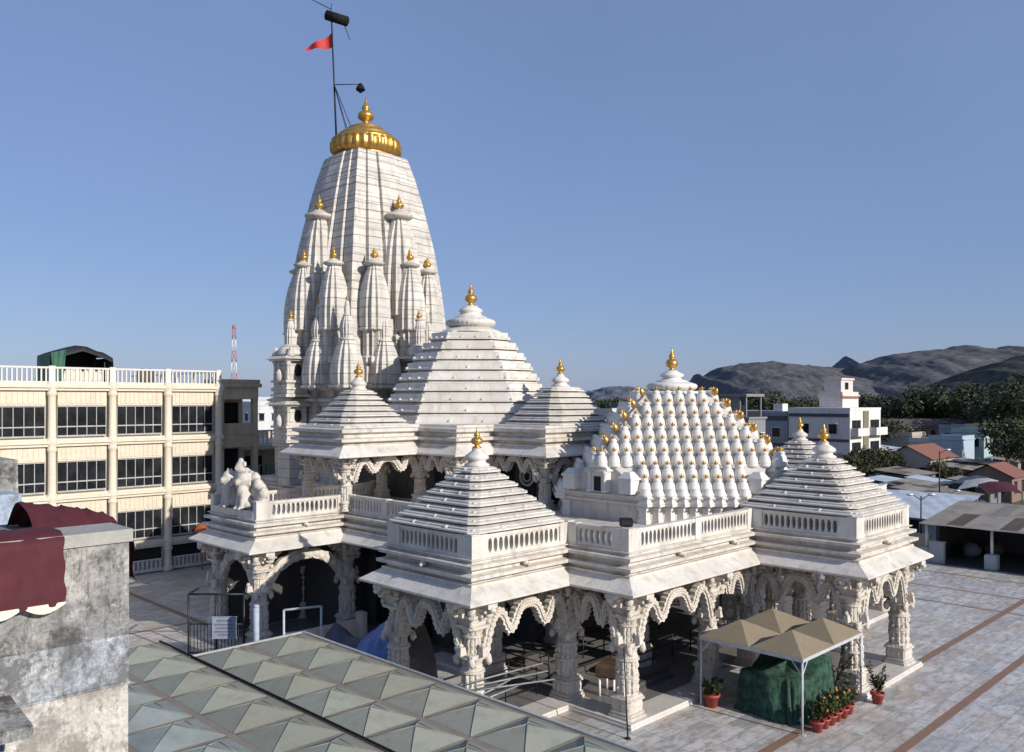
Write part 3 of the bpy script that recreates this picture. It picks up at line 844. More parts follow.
# mandapa roof
mb = MB(); MX, MY = 35.6, 39.2
poly = cham(MX, MY, 5.6, 3.96)
n = 9
prof = []
z0, z1 = 10.6, 16.15
for k in range(n):
    a, c_ = k/n, (k+1)/n
    da, dc = [3.55*(q_-.13*math.sin(math.pi*q_)) for q_ in (a, c_)]
    za, zc = z0+(z1-z0)*a, z0+(z1-z0)*c_; hz = zc-za
    prof += [(-da-.2, za-.02), (-da-.2, za+.06), (-da+.08, za+.07), (-da+.08, za+.15), (-da-.05, za+.19), (-da-.10, za+hz*.80), (-dc-.02, za+hz*.86), (-dc-.08, zc)]
# sweep with chamfer that shrinks with the square
vs = []; N8 = 8
for d, z in prof:
    s = 5.6+d; c = 3.96*max(s, .5)/5.6
    for p in cham(MX, MY, s, c): vs.append((p[0], p[1], z))
fs = []
for j in range(len(prof)-1):
    for i in range(N8): fs.append((j*N8+i, j*N8+(i+1) % N8, (j+1)*N8+(i+1) % N8, (j+1)*N8+i))
fs += [tuple(reversed(range(N8))), tuple((len(prof)-1)*N8+i for i in range(N8))]
mb.add(vs, fs)
for k in range(n):
    s = 5.6-3.55*((k+.1)/n-.13*math.sin(math.pi*(k+.1)/n)); c = 3.96*s/5.6; z = z0+(z1-z0)*k/n+.20
    pl = cham(MX, MY, s, c)
    for i in range(8):
        p, q = pl[i], pl[(i+1) % 8]
        knob(mb, p[0], p[1], z, .10)
        for t in ((.5,) if k % 2 else (.33,.67)): knob(mb, p[0]+(q[0]-p[0])*t, p[1]+(q[1]-p[1])*t, z, .09)
mr = mb.build('stepped_roof', M['roofmarble'], T)
mb = MB()
mb.lathe((MX, MY, z1-.05), [(2.0,0),(1.75,.15),(1.25,.35)], 32)
amalaka(mb, (MX, MY, z1+.18), 1.48, 1.0, 34)
mb.lathe((MX, MY, z1+.8), [(1.05,0),(1.0,.14),(.72,.26),(.62,.42),(.75,.5),(.70,.62),(.45,.78),(.42,.84)], 24)
mb.build('crown_disc', M['marble'], mr)
kalash((MX, MY, z1+1.6), .95, mr, 'finial', 1.1)
pyramid_roof(26.9, 38.65, 2.3, .5, 10.5, 12.55, 7, .42, T, 2.15, .62)
pyramid_roof(35.6, 31.8, 2.75, .5, 10.5, 12.75, 7, .48, T, 2.2, .62)

# ---- great spire
SX, SY = 36.0, 50.8
SIDE = [(.76,-.76),(.76,-.50),(.88,-.50),(.88,-.24),(1.0,-.24),(1.0,.24),(.88,.24),(.88,.50),(.76,.50)]
SB = [(.82,-.82),(.82,-.46),(.74,-.44),(.98,-.38),(1.0,0),(.98,.38),(.74,.44),(.82,.46)]
SQ = [(.92,-.92),(.92,-.66),(.885,-.655),(.885,-.63),(.965,-.62),(.965,-.33),(.93,-.325),(.93,-.30),(1.02,-.29),(1.02,.29),(.93,.30),(.93,.325),(.965,.33),(.965,.62),(.885,.63),(.885,.655),(.92,.66)]
def ratha(cx, cy, s, rot=0, side=None):
    out = []
    for q in range(4):
        a = math.pi/2*q+rot; ca, sa = math.cos(a), math.sin(a)
        for x, y in (side or SIDE): out.append((cx+s*(x*ca-y*sa), cy+s*(x*sa+y*ca)))
    return out
def lerp_tab(tab, z):
    for (z0, s0), (z1, s1) in zip(tab[:-1], tab[1:]):
        if z <= z1: return s0+(s1-s0)*(z-z0)/(z1-z0)
    return tab[-1][1]
def courses(cx, cy, tab, z0, z1, step, groove, side=None):
    ratha_ = lambda a, b_, c_: ratha(a, b_, c_, 0, side)
    polys = []; z = z0; k = 0
    while z < z1-.01:
        h = step*(1.35 if k % 3 == 0 else .8); zn = min(z1, z+h)
        polys += [(ratha_(cx, cy, lerp_tab(tab, z)), z), (ratha_(cx, cy, lerp_tab(tab, zn)), zn-groove), (ratha_(cx, cy, lerp_tab(tab, zn)-groove*1.1), zn-groove*.95), (ratha_(cx, cy, lerp_tab(tab, zn)-groove*1.1), zn-.002)]
        z = zn; k += 1
    return polys
mb = MB()
TAB = [(13.0,4.62),(16,4.5),(19,4.25),(22.4,3.82),(25.6,3.2),(27.5,2.78),(29.0,2.36),(29.9,2.05)]
mb.loft(courses(SX, SY, TAB, 13.0, 29.25, .62, .045, SQ))
# vertical cords running up the bands
sp = mb.build('spire', M['spire'], T)
mb = MB()
mb.sweep(ratha(SX, SY, 4.9, 0, SQ), [(.1,6.37),(.1,8.6),(.25,8.7),(.25,8.9),(0,9.0),(0,11.6),(.15,11.7),(.15,11.8),(.5,11.95),(.5,12.05),(.05,12.25),(.05,12.55),(.3,12.65),(.3,12.85),(0,13.0)], 0, True, False)
mb.build('spire_base', M['spire'], sp)
# gold crown
mb = MB()
mb.lathe((SX, SY, 29.2), [(1.95,0),(2.05,.25)], 32)
mb.lathe((SX, SY, 29.42), [(2.05,0),(2.36,.16),(2.44,.40),(2.43,.70),(2.34,.92),(2.42,.98),(2.38,1.10),(2.08,1.24),(1.95,1.32),(1.98,1.42),(1.72,1.62),(1.36,1.80),(1.24,1.86),(1.28,1.95),(1.0,2.10),(.70,2.20),(.52,2.26)], 96, 0, True,
         lambda r, z, t: r*(1+(.05*math.cos(28*t) if .1 < z < .95 else (.012*math.cos(56*t) if z < 1.2 else 0))))
mb.build('gilded_crown', M['gold'], sp)
kalash((SX, SY, 31.6), 1.42, sp, 'finial', 1.04)

def subspire_mesh(h, s, neck):
    m_ = MB()
    tab = [(0,s*.98),(h*.25,s*1.0),(h*.5,s*.93),(h*.75,s*.74),(h*.92,s*.50),(h,s*.38)]
    m_.loft(courses(0, 0, tab, 0, h, max(.5, h*.16), .03, SB))
    m_.sweep(ratha(0, 0, s, 0, SB), [(-.1,-neck),(-.02,-neck+.02),(-.02,-neck+.2),(-.16,-neck+.26),(-.16,-neck*.62),(-.02,-neck*.58),(-.02,-neck*.5),(-.18,-neck*.46),(-.18,-.22),(-.04,-.16),(.04,-.1),(.04,-.02),(-.02,0)], 0, True, True)
    amalaka(m_, (0,0,h), s*.70, s*.46, 20)
    m_.lathe((0,0,h+s*.28), [(s*.46,0),(s*.40,s*.1),(s*.22,s*.22)], 14)
    return m_.mesh('sub_spire', [M['spire']])
ss_big = bpy.data.objects.new('sub_spire', subspire_mesh(6.5, 1.36, 3.0))
ss_mid = bpy.data.objects.new('sub_spire', subspire_mesh(4.1, .94, 3.85))
m_ = MB()
tabs = [(0,.92),(.8,.96),(1.6,.86),(2.3,.66),(2.8,.44)]
m_.loft(courses(0,0,tabs,0,2.8,.5,.03,SB)); m_.lathe((0,0,2.78), [(.46,0),(.52,.06),(.50,.14),(.40,.18)], 20)
m_.loft(courses(0,0,[(0,.40),(.5,.50),(1.0,.40),(1.4,.24)],2.95-2.95,1.4,.5,.02,SB)) if False else None
tb2 = [(2.95,.36),(3.4,.46),(3.9,.40),(4.35,.22)]
m_.loft(courses(0,0,tb2,2.95,4.35,.5,.02,SB))
m_.lathe((0,0,4.33), [(.24,0),(.28,.05),(.18,.10),(.20,.3),(.18,.55),(.13,.85),(.1,.97)], 12)
m_.sweep(ratha(0,0,.84,0,SB), [(.1,-.25),(.15,-.2),(.15,-.08),(0,0)])
ss_low = bpy.data.objects.new('sub_spire', m_.mesh('sub_spire_low', [M['spire']]))
km = MB(); km.lathe((0,0,0), [(r, z) for r, z in KAL], 14); kmesh = km.mesh('finial', [M['gold']])
kal0 = bpy.data.objects.new('finial', kmesh)
def sub(o0, dx, dy, z, h, s, ks, qs=(0,1,2,3)):
    for q in qs:
        a = math.pi/2*q; ca, sa = math.cos(a), math.sin(a)
        f_ = 1.0 if (q == 0 or dy == 0) else .88
        x, y = SX+f_*(dx*ca-dy*sa), SY+f_*(dx*sa+dy*ca)
        inst(o0, (x, y, z), 0, (1,1,1), sp)
        inst(kal0, (x, y, z+h), 0, (ks,ks,ks), sp)
sub(ss_big, -3.85, 0, 17.8, 6.5+1.22*.48, 1.55, .85)
sub(ss_mid, -5.05, 0, 16.8, 4.1+.80*.48, 1.08, .66)
sub(ss_mid, -4.5, -2.75, 16.7, 4.1+.80*.48, 1.08, .66)
sub(ss_mid, -2.6, -4.6, 16.7, 4.1+.80*.48, 1.08, .66)
sub(ss_low, -5.25, -2.1, 13.0, 5.3, 1, .3)
sub(ss_low, -4.95, -4.95, 13.0, 5.3, 1, .3, (0,)); sub(ss_low, -4.3, -4.3, 13.0, 5.3, 1, .3, (1,2,3))
sub(ss_low, -2.3, -5.3, 13.0, 5.3, 1, .3)
# projecting balconies on the spire faces
def balcony(cx, cy, ang):
    m_ = MB(); o = Vector((math.cos(ang), math.sin(ang)))
    def P(a, t): return (cx+o.x*a-o.y*t, cy+o.y*a+o.x*t)
    def ob(a, z0, z1, h, hw, tp=1.0, mat=0):
        x, y = P(a, 0); m_.obox((x, y, (z0+z1)/2), (o.x, o.y), h, hw, (z1-z0)/2, mat, tp)
    ob(-.1, 6.4, 9.19, .62, .72)
    for zb in (9.2, 12.2):
        ob(0, zb, zb+.2, .92, 1.0); ob(0, zb+.2, zb+.5, .78, .86); ob(0, zb+.5, zb+.6, .90, .98); ob(0, zb+.6, zb+.95, .78, .86); ob(0, zb+.95, zb+1.1, .92, 1.0)
        ob(-.15, zb+1.1, zb+2.35, .62, .70)
        for t in (-.82, .82): 
            x, y = P(.68, t); m_.lathe((x, y, zb+1.1), [(.16,0),(.12,.1),(.11,1.0),(.2,1.2),(.2,1.3)], 8)
        ob(0, zb+2.38, zb+2.5, 1.0, 1.1)
        ob(0, zb+2.5, zb+2.72, 1.22, 1.32, .72)
        for sgn in (-1, 1):
            x, y = P(.05, .71*sgn)
        x, y = P(.80, 0); m_.ball((x, y, zb+1.35), .28, 1, 1, 1.8, 8, 6, jit=.3, seed=8)
    x, y = P(0, 0)
    m_.lathe((x, y, 14.95), [(.80,0),(.88,.08),(.86,.2),(.74,.5),(.48,.72),(.26,.8)], 20)
    m_.loft(courses(x, y, [(15.7,.36),(16.1,.38),(16.8,.30),(17.3,.17)], 15.7, 17.3, .4, .02, SB)); m_.lathe((x, y, 17.28), [(.2,0),(.28,.05),(.2,.12)], 12)
    for t in (-.95, .95):
        x2, y2 = P(.55, t); m_.lathe((x2, y2, 14.8), [(.26,0),(.3,.1),(.22,.35),(.1,.5),(.12,.6),(.03,.75)], 10)
    ob_ = m_.build('balcony', M['spire'], sp)
    for zb in (9.2, 12.2):
        for t in (-.71, .71):
            k_ = MB(); x, y = P(-.1, t); k_.lathe((x, y, zb+1.75), [(.02,-.42),(.2,-.3),(.26,0),(.2,.3),(.02,.42)], 12)
            k_.build('oval_window', M['dark'], sp)
    inst(kal0, (x, y, 0), 0, (1,1,1), sp) if False else None
    x, y = P(0, 0); inst(kal0, (x, y, 17.38), 0, (.45,.45,.45), sp)
balcony(SX-6.05, SY, R(180)); balcony(SX, SY-6.05, R(-90)); balcony(SX+6.05, SY, 0)
b = MB(); b.box(30.2, 46.5, 45.6, 56.2, 6.37, 6.6); b.build('spire_terrace', M['cornice'], T)

# small lion-head spouts on the cornices
for (x, y, dx, dy) in ((28.6,18.95,0,-1),(32.6,18.95,0,-1),(22.9,21.95,0,-1),(37.2,14.3,0,-1),(19.95,24.8,-1,0),(22.5,36.5,0,-1),(25.0,33.5,-1,0)):
    m_ = MB(); m_.ball((x-dx*.22, y-dy*.22, 5.95), .13, 1, 1, .9, 9, 6, jit=.3, seed=5); m_.ball((x-dx*.08, y-dy*.08, 5.90), .08, 1, 1, .8, 8, 5); m_.ball((x-dx*.3, y-dy*.3, 6.03), .13, 1, 1, .8, 8, 5, jit=.4, seed=6)
    m_.build('lion_spout', M['cornice'], T)

# ------------------------------------------------------------------ things on the temple
# carved lion group on the side terrace
ln = thing('lion_sculpture', 'carved white lion statue group with curled arch back on the side terrace edge', 'statue', (20.25, 39.3, 6.37))
m_ = MB()
m_.box(-.30,.55,-1.75,1.75,0,.28)
m_.build('pedestal', M['marble'], ln, True)
def carved_part(m_, name, parent, vox=.055):
    o = m_.build(name, M['carved'], parent, True)
    md = o.modifiers.new('remesh', 'REMESH'); md.mode = 'VOXEL'; md.voxel_size = vox; md.use_smooth_shade = True
    sm = o.modifiers.new('smooth', 'SMOOTH'); sm.iterations = 2; sm.factor = .5
    return o
m_ = MB()
for i in range(22):
    t = math.pi*(i/21); r_ = .20+.05*math.sin(i*2.4)
    m_.ball((.30+.05*math.sin(i*1.9), 1.62*math.cos(t), .32+1.35*math.sin(t)**.9+.08*math.sin(i*2.0)), r_, 1, 1, 1.15, 10, 8, jit=.25, seed=i)
    m_.ball((.34, 1.30*math.cos(t), .30+1.0*math.sin(t)), .24, 1, 1, 1, 10, 8, jit=.2, seed=i+50)
for k, (y, z) in enumerate(((-1.7,.55),(-1.55,.85),(1.7,.55),(1.55,.85),(-1.75,1.0),(1.75,1.0))): m_.ball((.2, y, z), .22, 1, .9, 1.2, 10, 8, jit=.3, seed=k+90)
carved_part(m_, 'scroll_arch', ln)
for sgn in (-1, 1):
    m_ = MB(); y = .62*sgn
    m_.ball((.05, y, .80), .36, .95, .75, 1.45, 12, 10); m_.ball((-.10, y, 1.02), .27, 1, .9, 1.2, 12, 10)
    m_.ball((-.08, y, 1.50), .27, 1.05, 1.0, 1.15, 12, 10, jit=.15, seed=5); m_.ball((-.33, y, 1.43), .15, 1.1, .9, .8, 10, 8); m_.ball((-.38, y, 1.33), .10, 1, 1, .6, 8, 6)
    for q in (-.16, .16):
        m_.tube((-.16, y+q, 1.05), (-.27, y+q, .34), .12, .10, 10); m_.ball((-.32, y+q, .34), .11, 1.5, 1, .7, 8, 6)
        m_.ball((.08, y+q*1.7, .50), .22, 1.3, .8, 1.0, 10, 8); m_.ball((-.04, y+q*.9, 1.80), .08, .8, .9, 1.5, 8, 6)
    for k in range(9):
        t = 2*math.pi*k/9; m_.ball((.02+.03*k % .1, y+.27*math.cos(t), 1.42+.30*math.sin(t)), .10, 1, 1, 1.2, 8, 6)
    m_.tube((.3, y, .5), (.45, y+.25*sgn, 1.2), .08, .07, 8); m_.ball((.42, y+.2*sgn, 1.3), .13, n=8)
    carved_part(m_, 'lion_body', ln, .045)
m_ = MB(); m_.ball((.18, 0, 1.35), .34, .8, .85, 1.5, 12, 10); m_.ball((.10, 0, 1.95), .22, .95, .95, 1.15, 12, 10); m_.ball((-.08, 0, 1.92), .08, 1, 1, 1, 8, 6)
for q in (-1, 1): m_.tube((.12, .2*q, 1.6), (-.12, .38*q, 1.15), .09, .07, 8); m_.ball((.15, .26*q, 1.68), .15, n=8); m_.ball((.2,.22*q,2.1), .1, .8,.8,1.4)
m_.ball((.14, 0, 2.2), .13, 1, 1, 1.3, 10, 8)
carved_part(m_, 'crowning_figure', ln, .045)
ln.scale = (1.15, 1.22, 1.18)

# floodlight on the parapet corner
fl = thing('floodlight', 'black boxy floodlight standing on the front corner of the white parapet', 'floodlight', (25.75, 19.7, 7.2), R(-45))
m_ = MB(); m_.box(-.02,.02,-.03,.03,0,.1); m_.box(-.12,.12,-.02,.02,0,.02); m_.build('bracket', M['iron'], fl, True)
m_ = MB(); m_.loft([(rect(-.2,.2,-.14,.1), .06),(rect(-.24,.24,-.16,.12), .10),(rect(-.24,.24,-.16,.12), .34),(rect(-.2,.2,-.14,.1), .38)], 0, True, True); m_.build('housing', M['black'], fl, True)
m_ = MB(); m_.box(-.2,.2,-.175,-.165,.13,.31); m_.build('lens', M['pane'], fl, True)
# loudspeaker hanging at the column
ls = thing('loudspeaker', 'black box loudspeaker hung on the column behind the tan canopy', 'loudspeaker', (31.72, 18.95, 2.85), R(-45))
m_ = MB(); m_.loft([(rect(-.24,.24,-.2,.2), 0),(rect(-.3,.3,-.22,.22), .08),(rect(-.3,.3,-.22,.22), .95),(rect(-.26,.26,-.2,.2), 1.0)], 0, True, True); m_.build('cabinet', M['black'], ls, True)
m_ = MB(); m_.tube((0,-.23,.3),(0,-.215,.3),.17,.19,16); m_.tube((0,-.23,.7),(0,-.215,.7),.10,.12,16); m_.build('speaker_cone', M['iron'], ls, True)
m_ = MB(); m_.tube((-.2,.2,.85),(-.5,.45,.85),.03); m_.build('bracket', M['iron'], ls, True)

# flag pole on the spire
D_ = 62.5
fp = thing('flagpole', 'thin steel mast braced against the gold crown, with a dark drum at its top', 'flagpole', (35.2, 53.2, 29.0))
top = Vector((-.32, .32, 11.2))
m_ = MB(); m_.tube((0,0,0), top, .08, .05, 8); m_.build('pole', M['iron'], fp, True)
kp = top*(6.0/11.2)
def cpx(px, z, D=62.0):
    e, w = at(px, D); return Vector((e-35.2, w-53.2, z-29.0))
m_ = MB()
for x, y, z in ((35.3,51.9,31.1),(36.0,52.1,31.1),(34.85,51.5,31.1)):
    m_.tube(kp, Vector((x-35.2, y-53.2, z-29.0)), .035, .03, 6)
m_.build('brace', M['iron'], fp, True)
la = cpx(360.5, 34.85, 62.0); m_ = MB(); m_.tube(kp+Vector((0,0,.0)), la, .035, .03, 6); m_.build('lamp_arm', M['iron'], fp, True)
m_ = MB(); m_.lathe((la.x, la.y, la.z-.45), [(.32,0),(.34,.1),(.24,.3),(.16,.42),(.1,.5)], 12); m_.ball((la.x, la.y, la.z-.48), .17, n=10); m_.build('lamp', M['black'], fp, True)
m_ = MB()
dr = (Vector((1,-1,0)).normalized()*.95-Vector((0,0,.30)))
dc = top+Vector((.12,-.12,-.28))
m_.tube(dc-dr*.62, dc-dr*.56, .26, .36, 14); m_.tube(dc-dr*.56, dc+dr*1.05, .36, .36, 14); m_.tube(dc+dr*1.05, dc+dr*1.12, .36, .24, 14)
m_.build('drum', M['black'], fp, True)
m_ = MB(); m_.tube(top-Vector((0,0,.3)), top+Vector((0,0,.75)), .04, .02, 6); m_.tube(top+Vector((0,0,.3)), top+Vector((-1.0,1.0,1.0)), .035, .025, 6); m_.tube(top+Vector((-.05,.05,.3)), top+Vector((-.0,.0,.3)), .03, .03, 6); m_.build('aerial', M['iron'], fp, True)
m_ = MB(); m_.tube(dc+dr*.8+Vector((0,0,-.3)), top+Vector((.95,-.95,-1.9)), .03, .03, 6); m_.build('hanging_cable', M['iron'], fp, True)
# red pennant
m_ = MB(); p0 = Vector((35.2,53.2,29))+top*(9.85/11.2); p1 = Vector((35.2,53.2,29))+top*(8.75/11.2)
dirv = Vector((-1,1,0)).normalized()
vs = []; NN = 14
for i in range(NN+1):
    t = i/NN
    tp = p0+dirv*(t*2.05)+Vector((0,0,-1.28*t**.85)); bt = p1+dirv*(t*2.05)+Vector((0,0,-.28*t-.05*math.sin(t*6)))
    if t > .5: tp = tp*(1-.0)+Vector((0,0,.10*math.sin((t-.5)*6)))
    wv = Vector((1,1,0)).normalized()*(.16*math.sin(t*9))
    mid = (tp+bt)/2
    vs += [tp+wv, mid+wv*1.2, bt+wv]
fs = []
for i in range(NN):
    for k in range(2): fs.append((i*3+k, i*3+k+1, i*3+4+k, i*3+3+k))
m_.add(vs, fs, 0, True)
tag(m_.build('pennant_flag', M['red']), 'red triangular pennant flying from the mast above the spire', 'flag')

# ------------------------------------------------------------------ LEFT HOSTEL
FW = 59.7
hz = [2.15, 5.75, 9.35, 12.95]
H = thing('hostel_building', 'cream four storey hostel with rows of dark windows and white roof railing', 'building', (20, 66, 0))
b = MB()
x0, x1 = 6.0, 29.45
b.box(x0, x1, FW+.35, 76, 0, 12.9)
b.build('wall', M['hostel'], H)
cols = [29.24-3.75*k for k in range(7)]
def band(z0, z1, y, name, mat, xs=(x0, x1)):
    m_ = MB(); m_.box(xs[0], xs[1], y, FW+.36, z0, z1); return m_.build(name, mat, H)
b = MB()
for z in (2.15, 5.75, 9.35, 12.95):
    b.box(x0, x1+.12, FW-.28, FW+.345, z-.16, z+.03); b.box(x0, x1+.06, FW-.16, FW+.345, z-.34, z-.162)
    b.box(x0, x1+.04, FW-.10, FW+.345, z+.032, z+.16)
b.build('ledge', M['hostel'], H)
for e in cols:
    m_ = MB()
    m_.lathe((e, FW-.02, 0), [(.34,0),(.34,.3),(.26,.35)]+[q for z in (2.15,5.75,9.35,12.95) for q in ((.24,z-.75),(.25,z-.7),(.33,z-.55),(.30,z-.45),(.26,z-.40),(.36,z-.2),(.36,z+.1),(.26,z+.25))], 12)
    m_.build('pilaster', M['hostel'], H)
for k in range(6):
    a, c = cols[k+1]+.36, cols[k]-.36
    for z in (5.75, 9.35, 12.95):        # frieze panel under each ledge, windows below
        m_ = MB(); m_.box(a, c, FW+.06, FW+.345, z-1.32, z-.36)
        for q in range(9): xx = a+.15+(c-a-.3)*(q+.5)/9; m_.box(xx-.11, xx+.11, FW+.02, FW+.06, z-1.2, z-.45)
        m_.build('frieze_panel', M['hostel_panel'], H)
        zt, zb = z-1.40, z-3.24
        f = MB(); yy = FW+.16
        n = 5
        f.box(a, c, yy-.03, yy+.1, zb-.10, zb); f.box(a, c, yy-.03, yy+.1, zt, zt+.08)
        for q in range(n+1):
            xx = a+(c-a)*q/n; f.box(max(a, xx-.022), min(c, xx+.022), yy, yy+.1, zb, zt)
        f.box(a, c, yy+.005, yy+.095, zb+.52, zb+.60)
        wn = f.build('window', M['winframe'], H)
        p = MB(); p.box(a, c, FW+.25, FW+.34, zb, zt); p.build('pane', M['pane'], wn)
    # ground floor opening
    m_ = MB(); m_.box(a, c, FW+.25, FW+.34, .9, 1.7); m_.build('shop_opening', M['dark'], H)
    m_ = MB(); m_.box(a, c, FW+.0, FW+.24, .1, .3)
    for q in range(10): xx = a+(c-a)*(q+.5)/10; m_.box(xx-.06, xx+.06, FW+.05, FW+.15, .3, .85)
    m_.box(a, c, FW+.02, FW+.18, .85, .95); m_.build('low_railing', M['hostel_white'], H)
# roof railing
for k in range(6):
    a, c = cols[k+1]+.20, cols[k]-.20
    m_ = MB(); m_.box(a, c, FW-.05, FW+.1, 14.02, 14.14); m_.box(a, c, FW-.03, FW+.08, 13.12, 13.2)
    for q in range(12): xx = a+(c-a)*(q+.5)/12; m_.box(xx-.045, xx+.045, FW-.02, FW+.07, 13.2, 14.02)
    m_.build('roof_railing', M['hostel_white'], H)
m_ = MB()
for e in cols: m_.box(e-.19, e+.19, FW-.08, FW+.14, 13.12, 14.2)
for y in range(61, 76, 3): m_.box(29.15, 29.4, y-.1, y+.1, 13.0, 14.1)
m_.box(29.2, 29.35, FW+.15, 76, 14.0, 14.12); m_.build('railing_post', M['hostel_white'], H)
# green tarp shelter on its roof
gs = thing('roof_shelter', 'dark green tarpaulin shelter on poles on the hostel roof', 'shelter', (20.6, 63.5, 12.95))
m_ = MB()
for x in (-1.55, 1.55):
    for y in (-1.2, 1.2): m_ = MB(); m_.tube((x,y,0),(x,y,2.3),.05,.05,6); m_.build('pole', M['iron'], gs, True)
m_ = MB(); vs = []
def shz(x): return 2.05+.75*(1-abs(x)/2.0)**.8
for i in range(13):
    x = -1.95+3.9*i/12
    col_ = [(x, -1.6, shz(x)-.42), (x, -1.5, shz(x)-.05+.04*math.sin(i*2)), (x, 0, shz(x)-.06*math.sin(i*1.7)), (x, 1.5, shz(x)), (x, 1.55, 1.2), (x, 1.5, .1)]
    vs += col_
m_.add(vs, [(i*6+j, (i+1)*6+j, (i+1)*6+j+1, i*6+j+1) for i in range(12) for j in range(5)], 0, True)
vs = [(1.95+.06*math.sin(j*2+k), -1.6+.62*j, 2.0-.38*k) for j in range(6) for k in range(6)]
m_.add(vs, [(j*6+k, (j+1)*6+k, (j+1)*6+k+1, j*6+k+1) for j in range(5) for k in range(5)], 0, True)
m_.build('tarp', plain('black_green_tarp', (.010,.014,.014), .7), gs, True)
m_ = MB()
vs = [(-2.0-.08*math.sin(j*2+k), -1.6+.62*j, 2.1-.40*k) for j in range(6) for k in range(6)]
m_.add(vs, [(j*6+k, (j+1)*6+k, (j+1)*6+k+1, j*6+k+1) for j in range(5) for k in range(5)], 0, True)
vs = [(-2.0+.95*i/8*(1-.25*k/6), -1.66-.06*math.sin(i*2.2+k*.4), 2.2+.25*i/8-.37*k) for i in range(9) for k in range(7)]
m_.add(vs, [(i*7+k, (i+1)*7+k, (i+1)*7+k+1, i*7+k+1) for i in range(8) for k in range(6)], 0, True)
m_.build('side_curtain', plain('green_tarp', (.012,.095,.055), .6, 0, .35), gs, True)
m_ = MB()
for k in range(9): m_.ball((-1.1+.33*k, -.5+.2*(k % 2), .55), .42, 1, .8, 1.2+.2*(k % 3), 8, 6, jit=.25, seed=k)
tag(m_.build('sack_pile', M['cream']), 'pile of cream sacks under the green roof shelter', 'sacks').location = (20.8, 63.1, 12.95)
for k, (x, y) in enumerate(((24.6, 62.0), (25.3, 62.4))):
    t_ = thing('water_drum', ['small brown drum on the hostel roof, left of a pair', 'small brown drum on the hostel roof, right of a pair'][k], 'drum', (x, y, 12.95), 0, 'drums on the hostel roof')
    m_ = MB(); m_.lathe((0,0,0), [(.28,0),(.33,.1),(.33,1.0),(.28,1.15),(.1,1.25)], 14); m_.build('barrel', plain('brown_drum', (.12,.08,.05)), t_, True)
    m_ = MB(); m_.tube((0,0,1.22),(0,0,1.3),.12,.12,10); m_.build('cap', M['black'], t_, True)

# annex in the spire's shadow
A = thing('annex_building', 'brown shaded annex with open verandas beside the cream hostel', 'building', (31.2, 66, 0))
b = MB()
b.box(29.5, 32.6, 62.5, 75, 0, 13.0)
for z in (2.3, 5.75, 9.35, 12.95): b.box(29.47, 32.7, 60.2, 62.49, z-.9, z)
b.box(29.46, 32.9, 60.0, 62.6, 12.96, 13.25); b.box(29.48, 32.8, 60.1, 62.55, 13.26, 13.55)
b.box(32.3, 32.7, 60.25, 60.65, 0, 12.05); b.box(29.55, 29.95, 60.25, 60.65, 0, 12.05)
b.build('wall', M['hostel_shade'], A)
for z in (3.1, 6.6, 10.2):
    m_ = MB(); m_.box(30.0, 32.2, 62.42, 62.48, z-.6, z+1.6); m_.build('window', M['pane'], A)
for z in (2.3, 5.75, 9.35):
    m_ = MB(); m_.box(29.96, 32.29, 60.3, 60.45, z+.02, z+.9); m_.build('parapet', M['hostel_shade'], A)
# veranda block behind
V = thing('veranda_building', 'low grey building with railed verandas between annex and spire', 'building', (38, 66, 0))
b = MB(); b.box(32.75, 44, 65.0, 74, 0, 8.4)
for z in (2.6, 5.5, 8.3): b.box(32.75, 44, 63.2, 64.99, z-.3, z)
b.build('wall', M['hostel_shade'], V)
for k, z in enumerate((2.6, 5.5, 8.3)):
    m_ = MB(); m_.box(32.8, 44, 63.25, 63.4, z+1.15, z+1.28); m_.box(32.8, 44, 63.25, 63.4, z+.03, z+.15)
    for q in range(30): m_.box(32.9+q*.37, 33.05+q*.37, 63.27, 63.38, z+.15, z+1.15)
    m_.build('railing', M['hostel_white'] if k == 2 else plain('green_grey_railing', (.16,.19,.17)), V)
for x in (32.9, 36.3, 39.9): 
    m_ = MB(); m_.box(x, x+.35, 63.45, 63.8, 0, 8.0); m_.build('pillar', M['hostel_shade'], V)
for x in (33.6, 37.0, 40.6):
    for z in (2.9, 5.7): m_ = MB(); m_.box(x, x+2.0, 64.93, 64.985, z, z+1.7); m_.build('window', M['pane'], V)
# awning sheet by the hostel door
m_ = MB(); vs = []
for i in range(9):
    for j in range(5): vs.append((27.2+1.3*i/8, 58.1+1.3*j/4, 2.35+.55*math.sin(math.pi*i/8)+.25*j/4+.04*math.sin(i*3+j)))
m_.add(vs, [(i*5+j, (i+1)*5+j, (i+1)*5+j+1, i*5+j+1) for i in range(8) for j in range(4)], 0, True)
for x in (27.3, 28.4): m_.tube((x,58.2,0),(x,58.2,2.6),.04,.04,6)
tag(m_.build('awning', M['orange']), 'orange cloth awning at the foot of the cream hostel', 'awning')

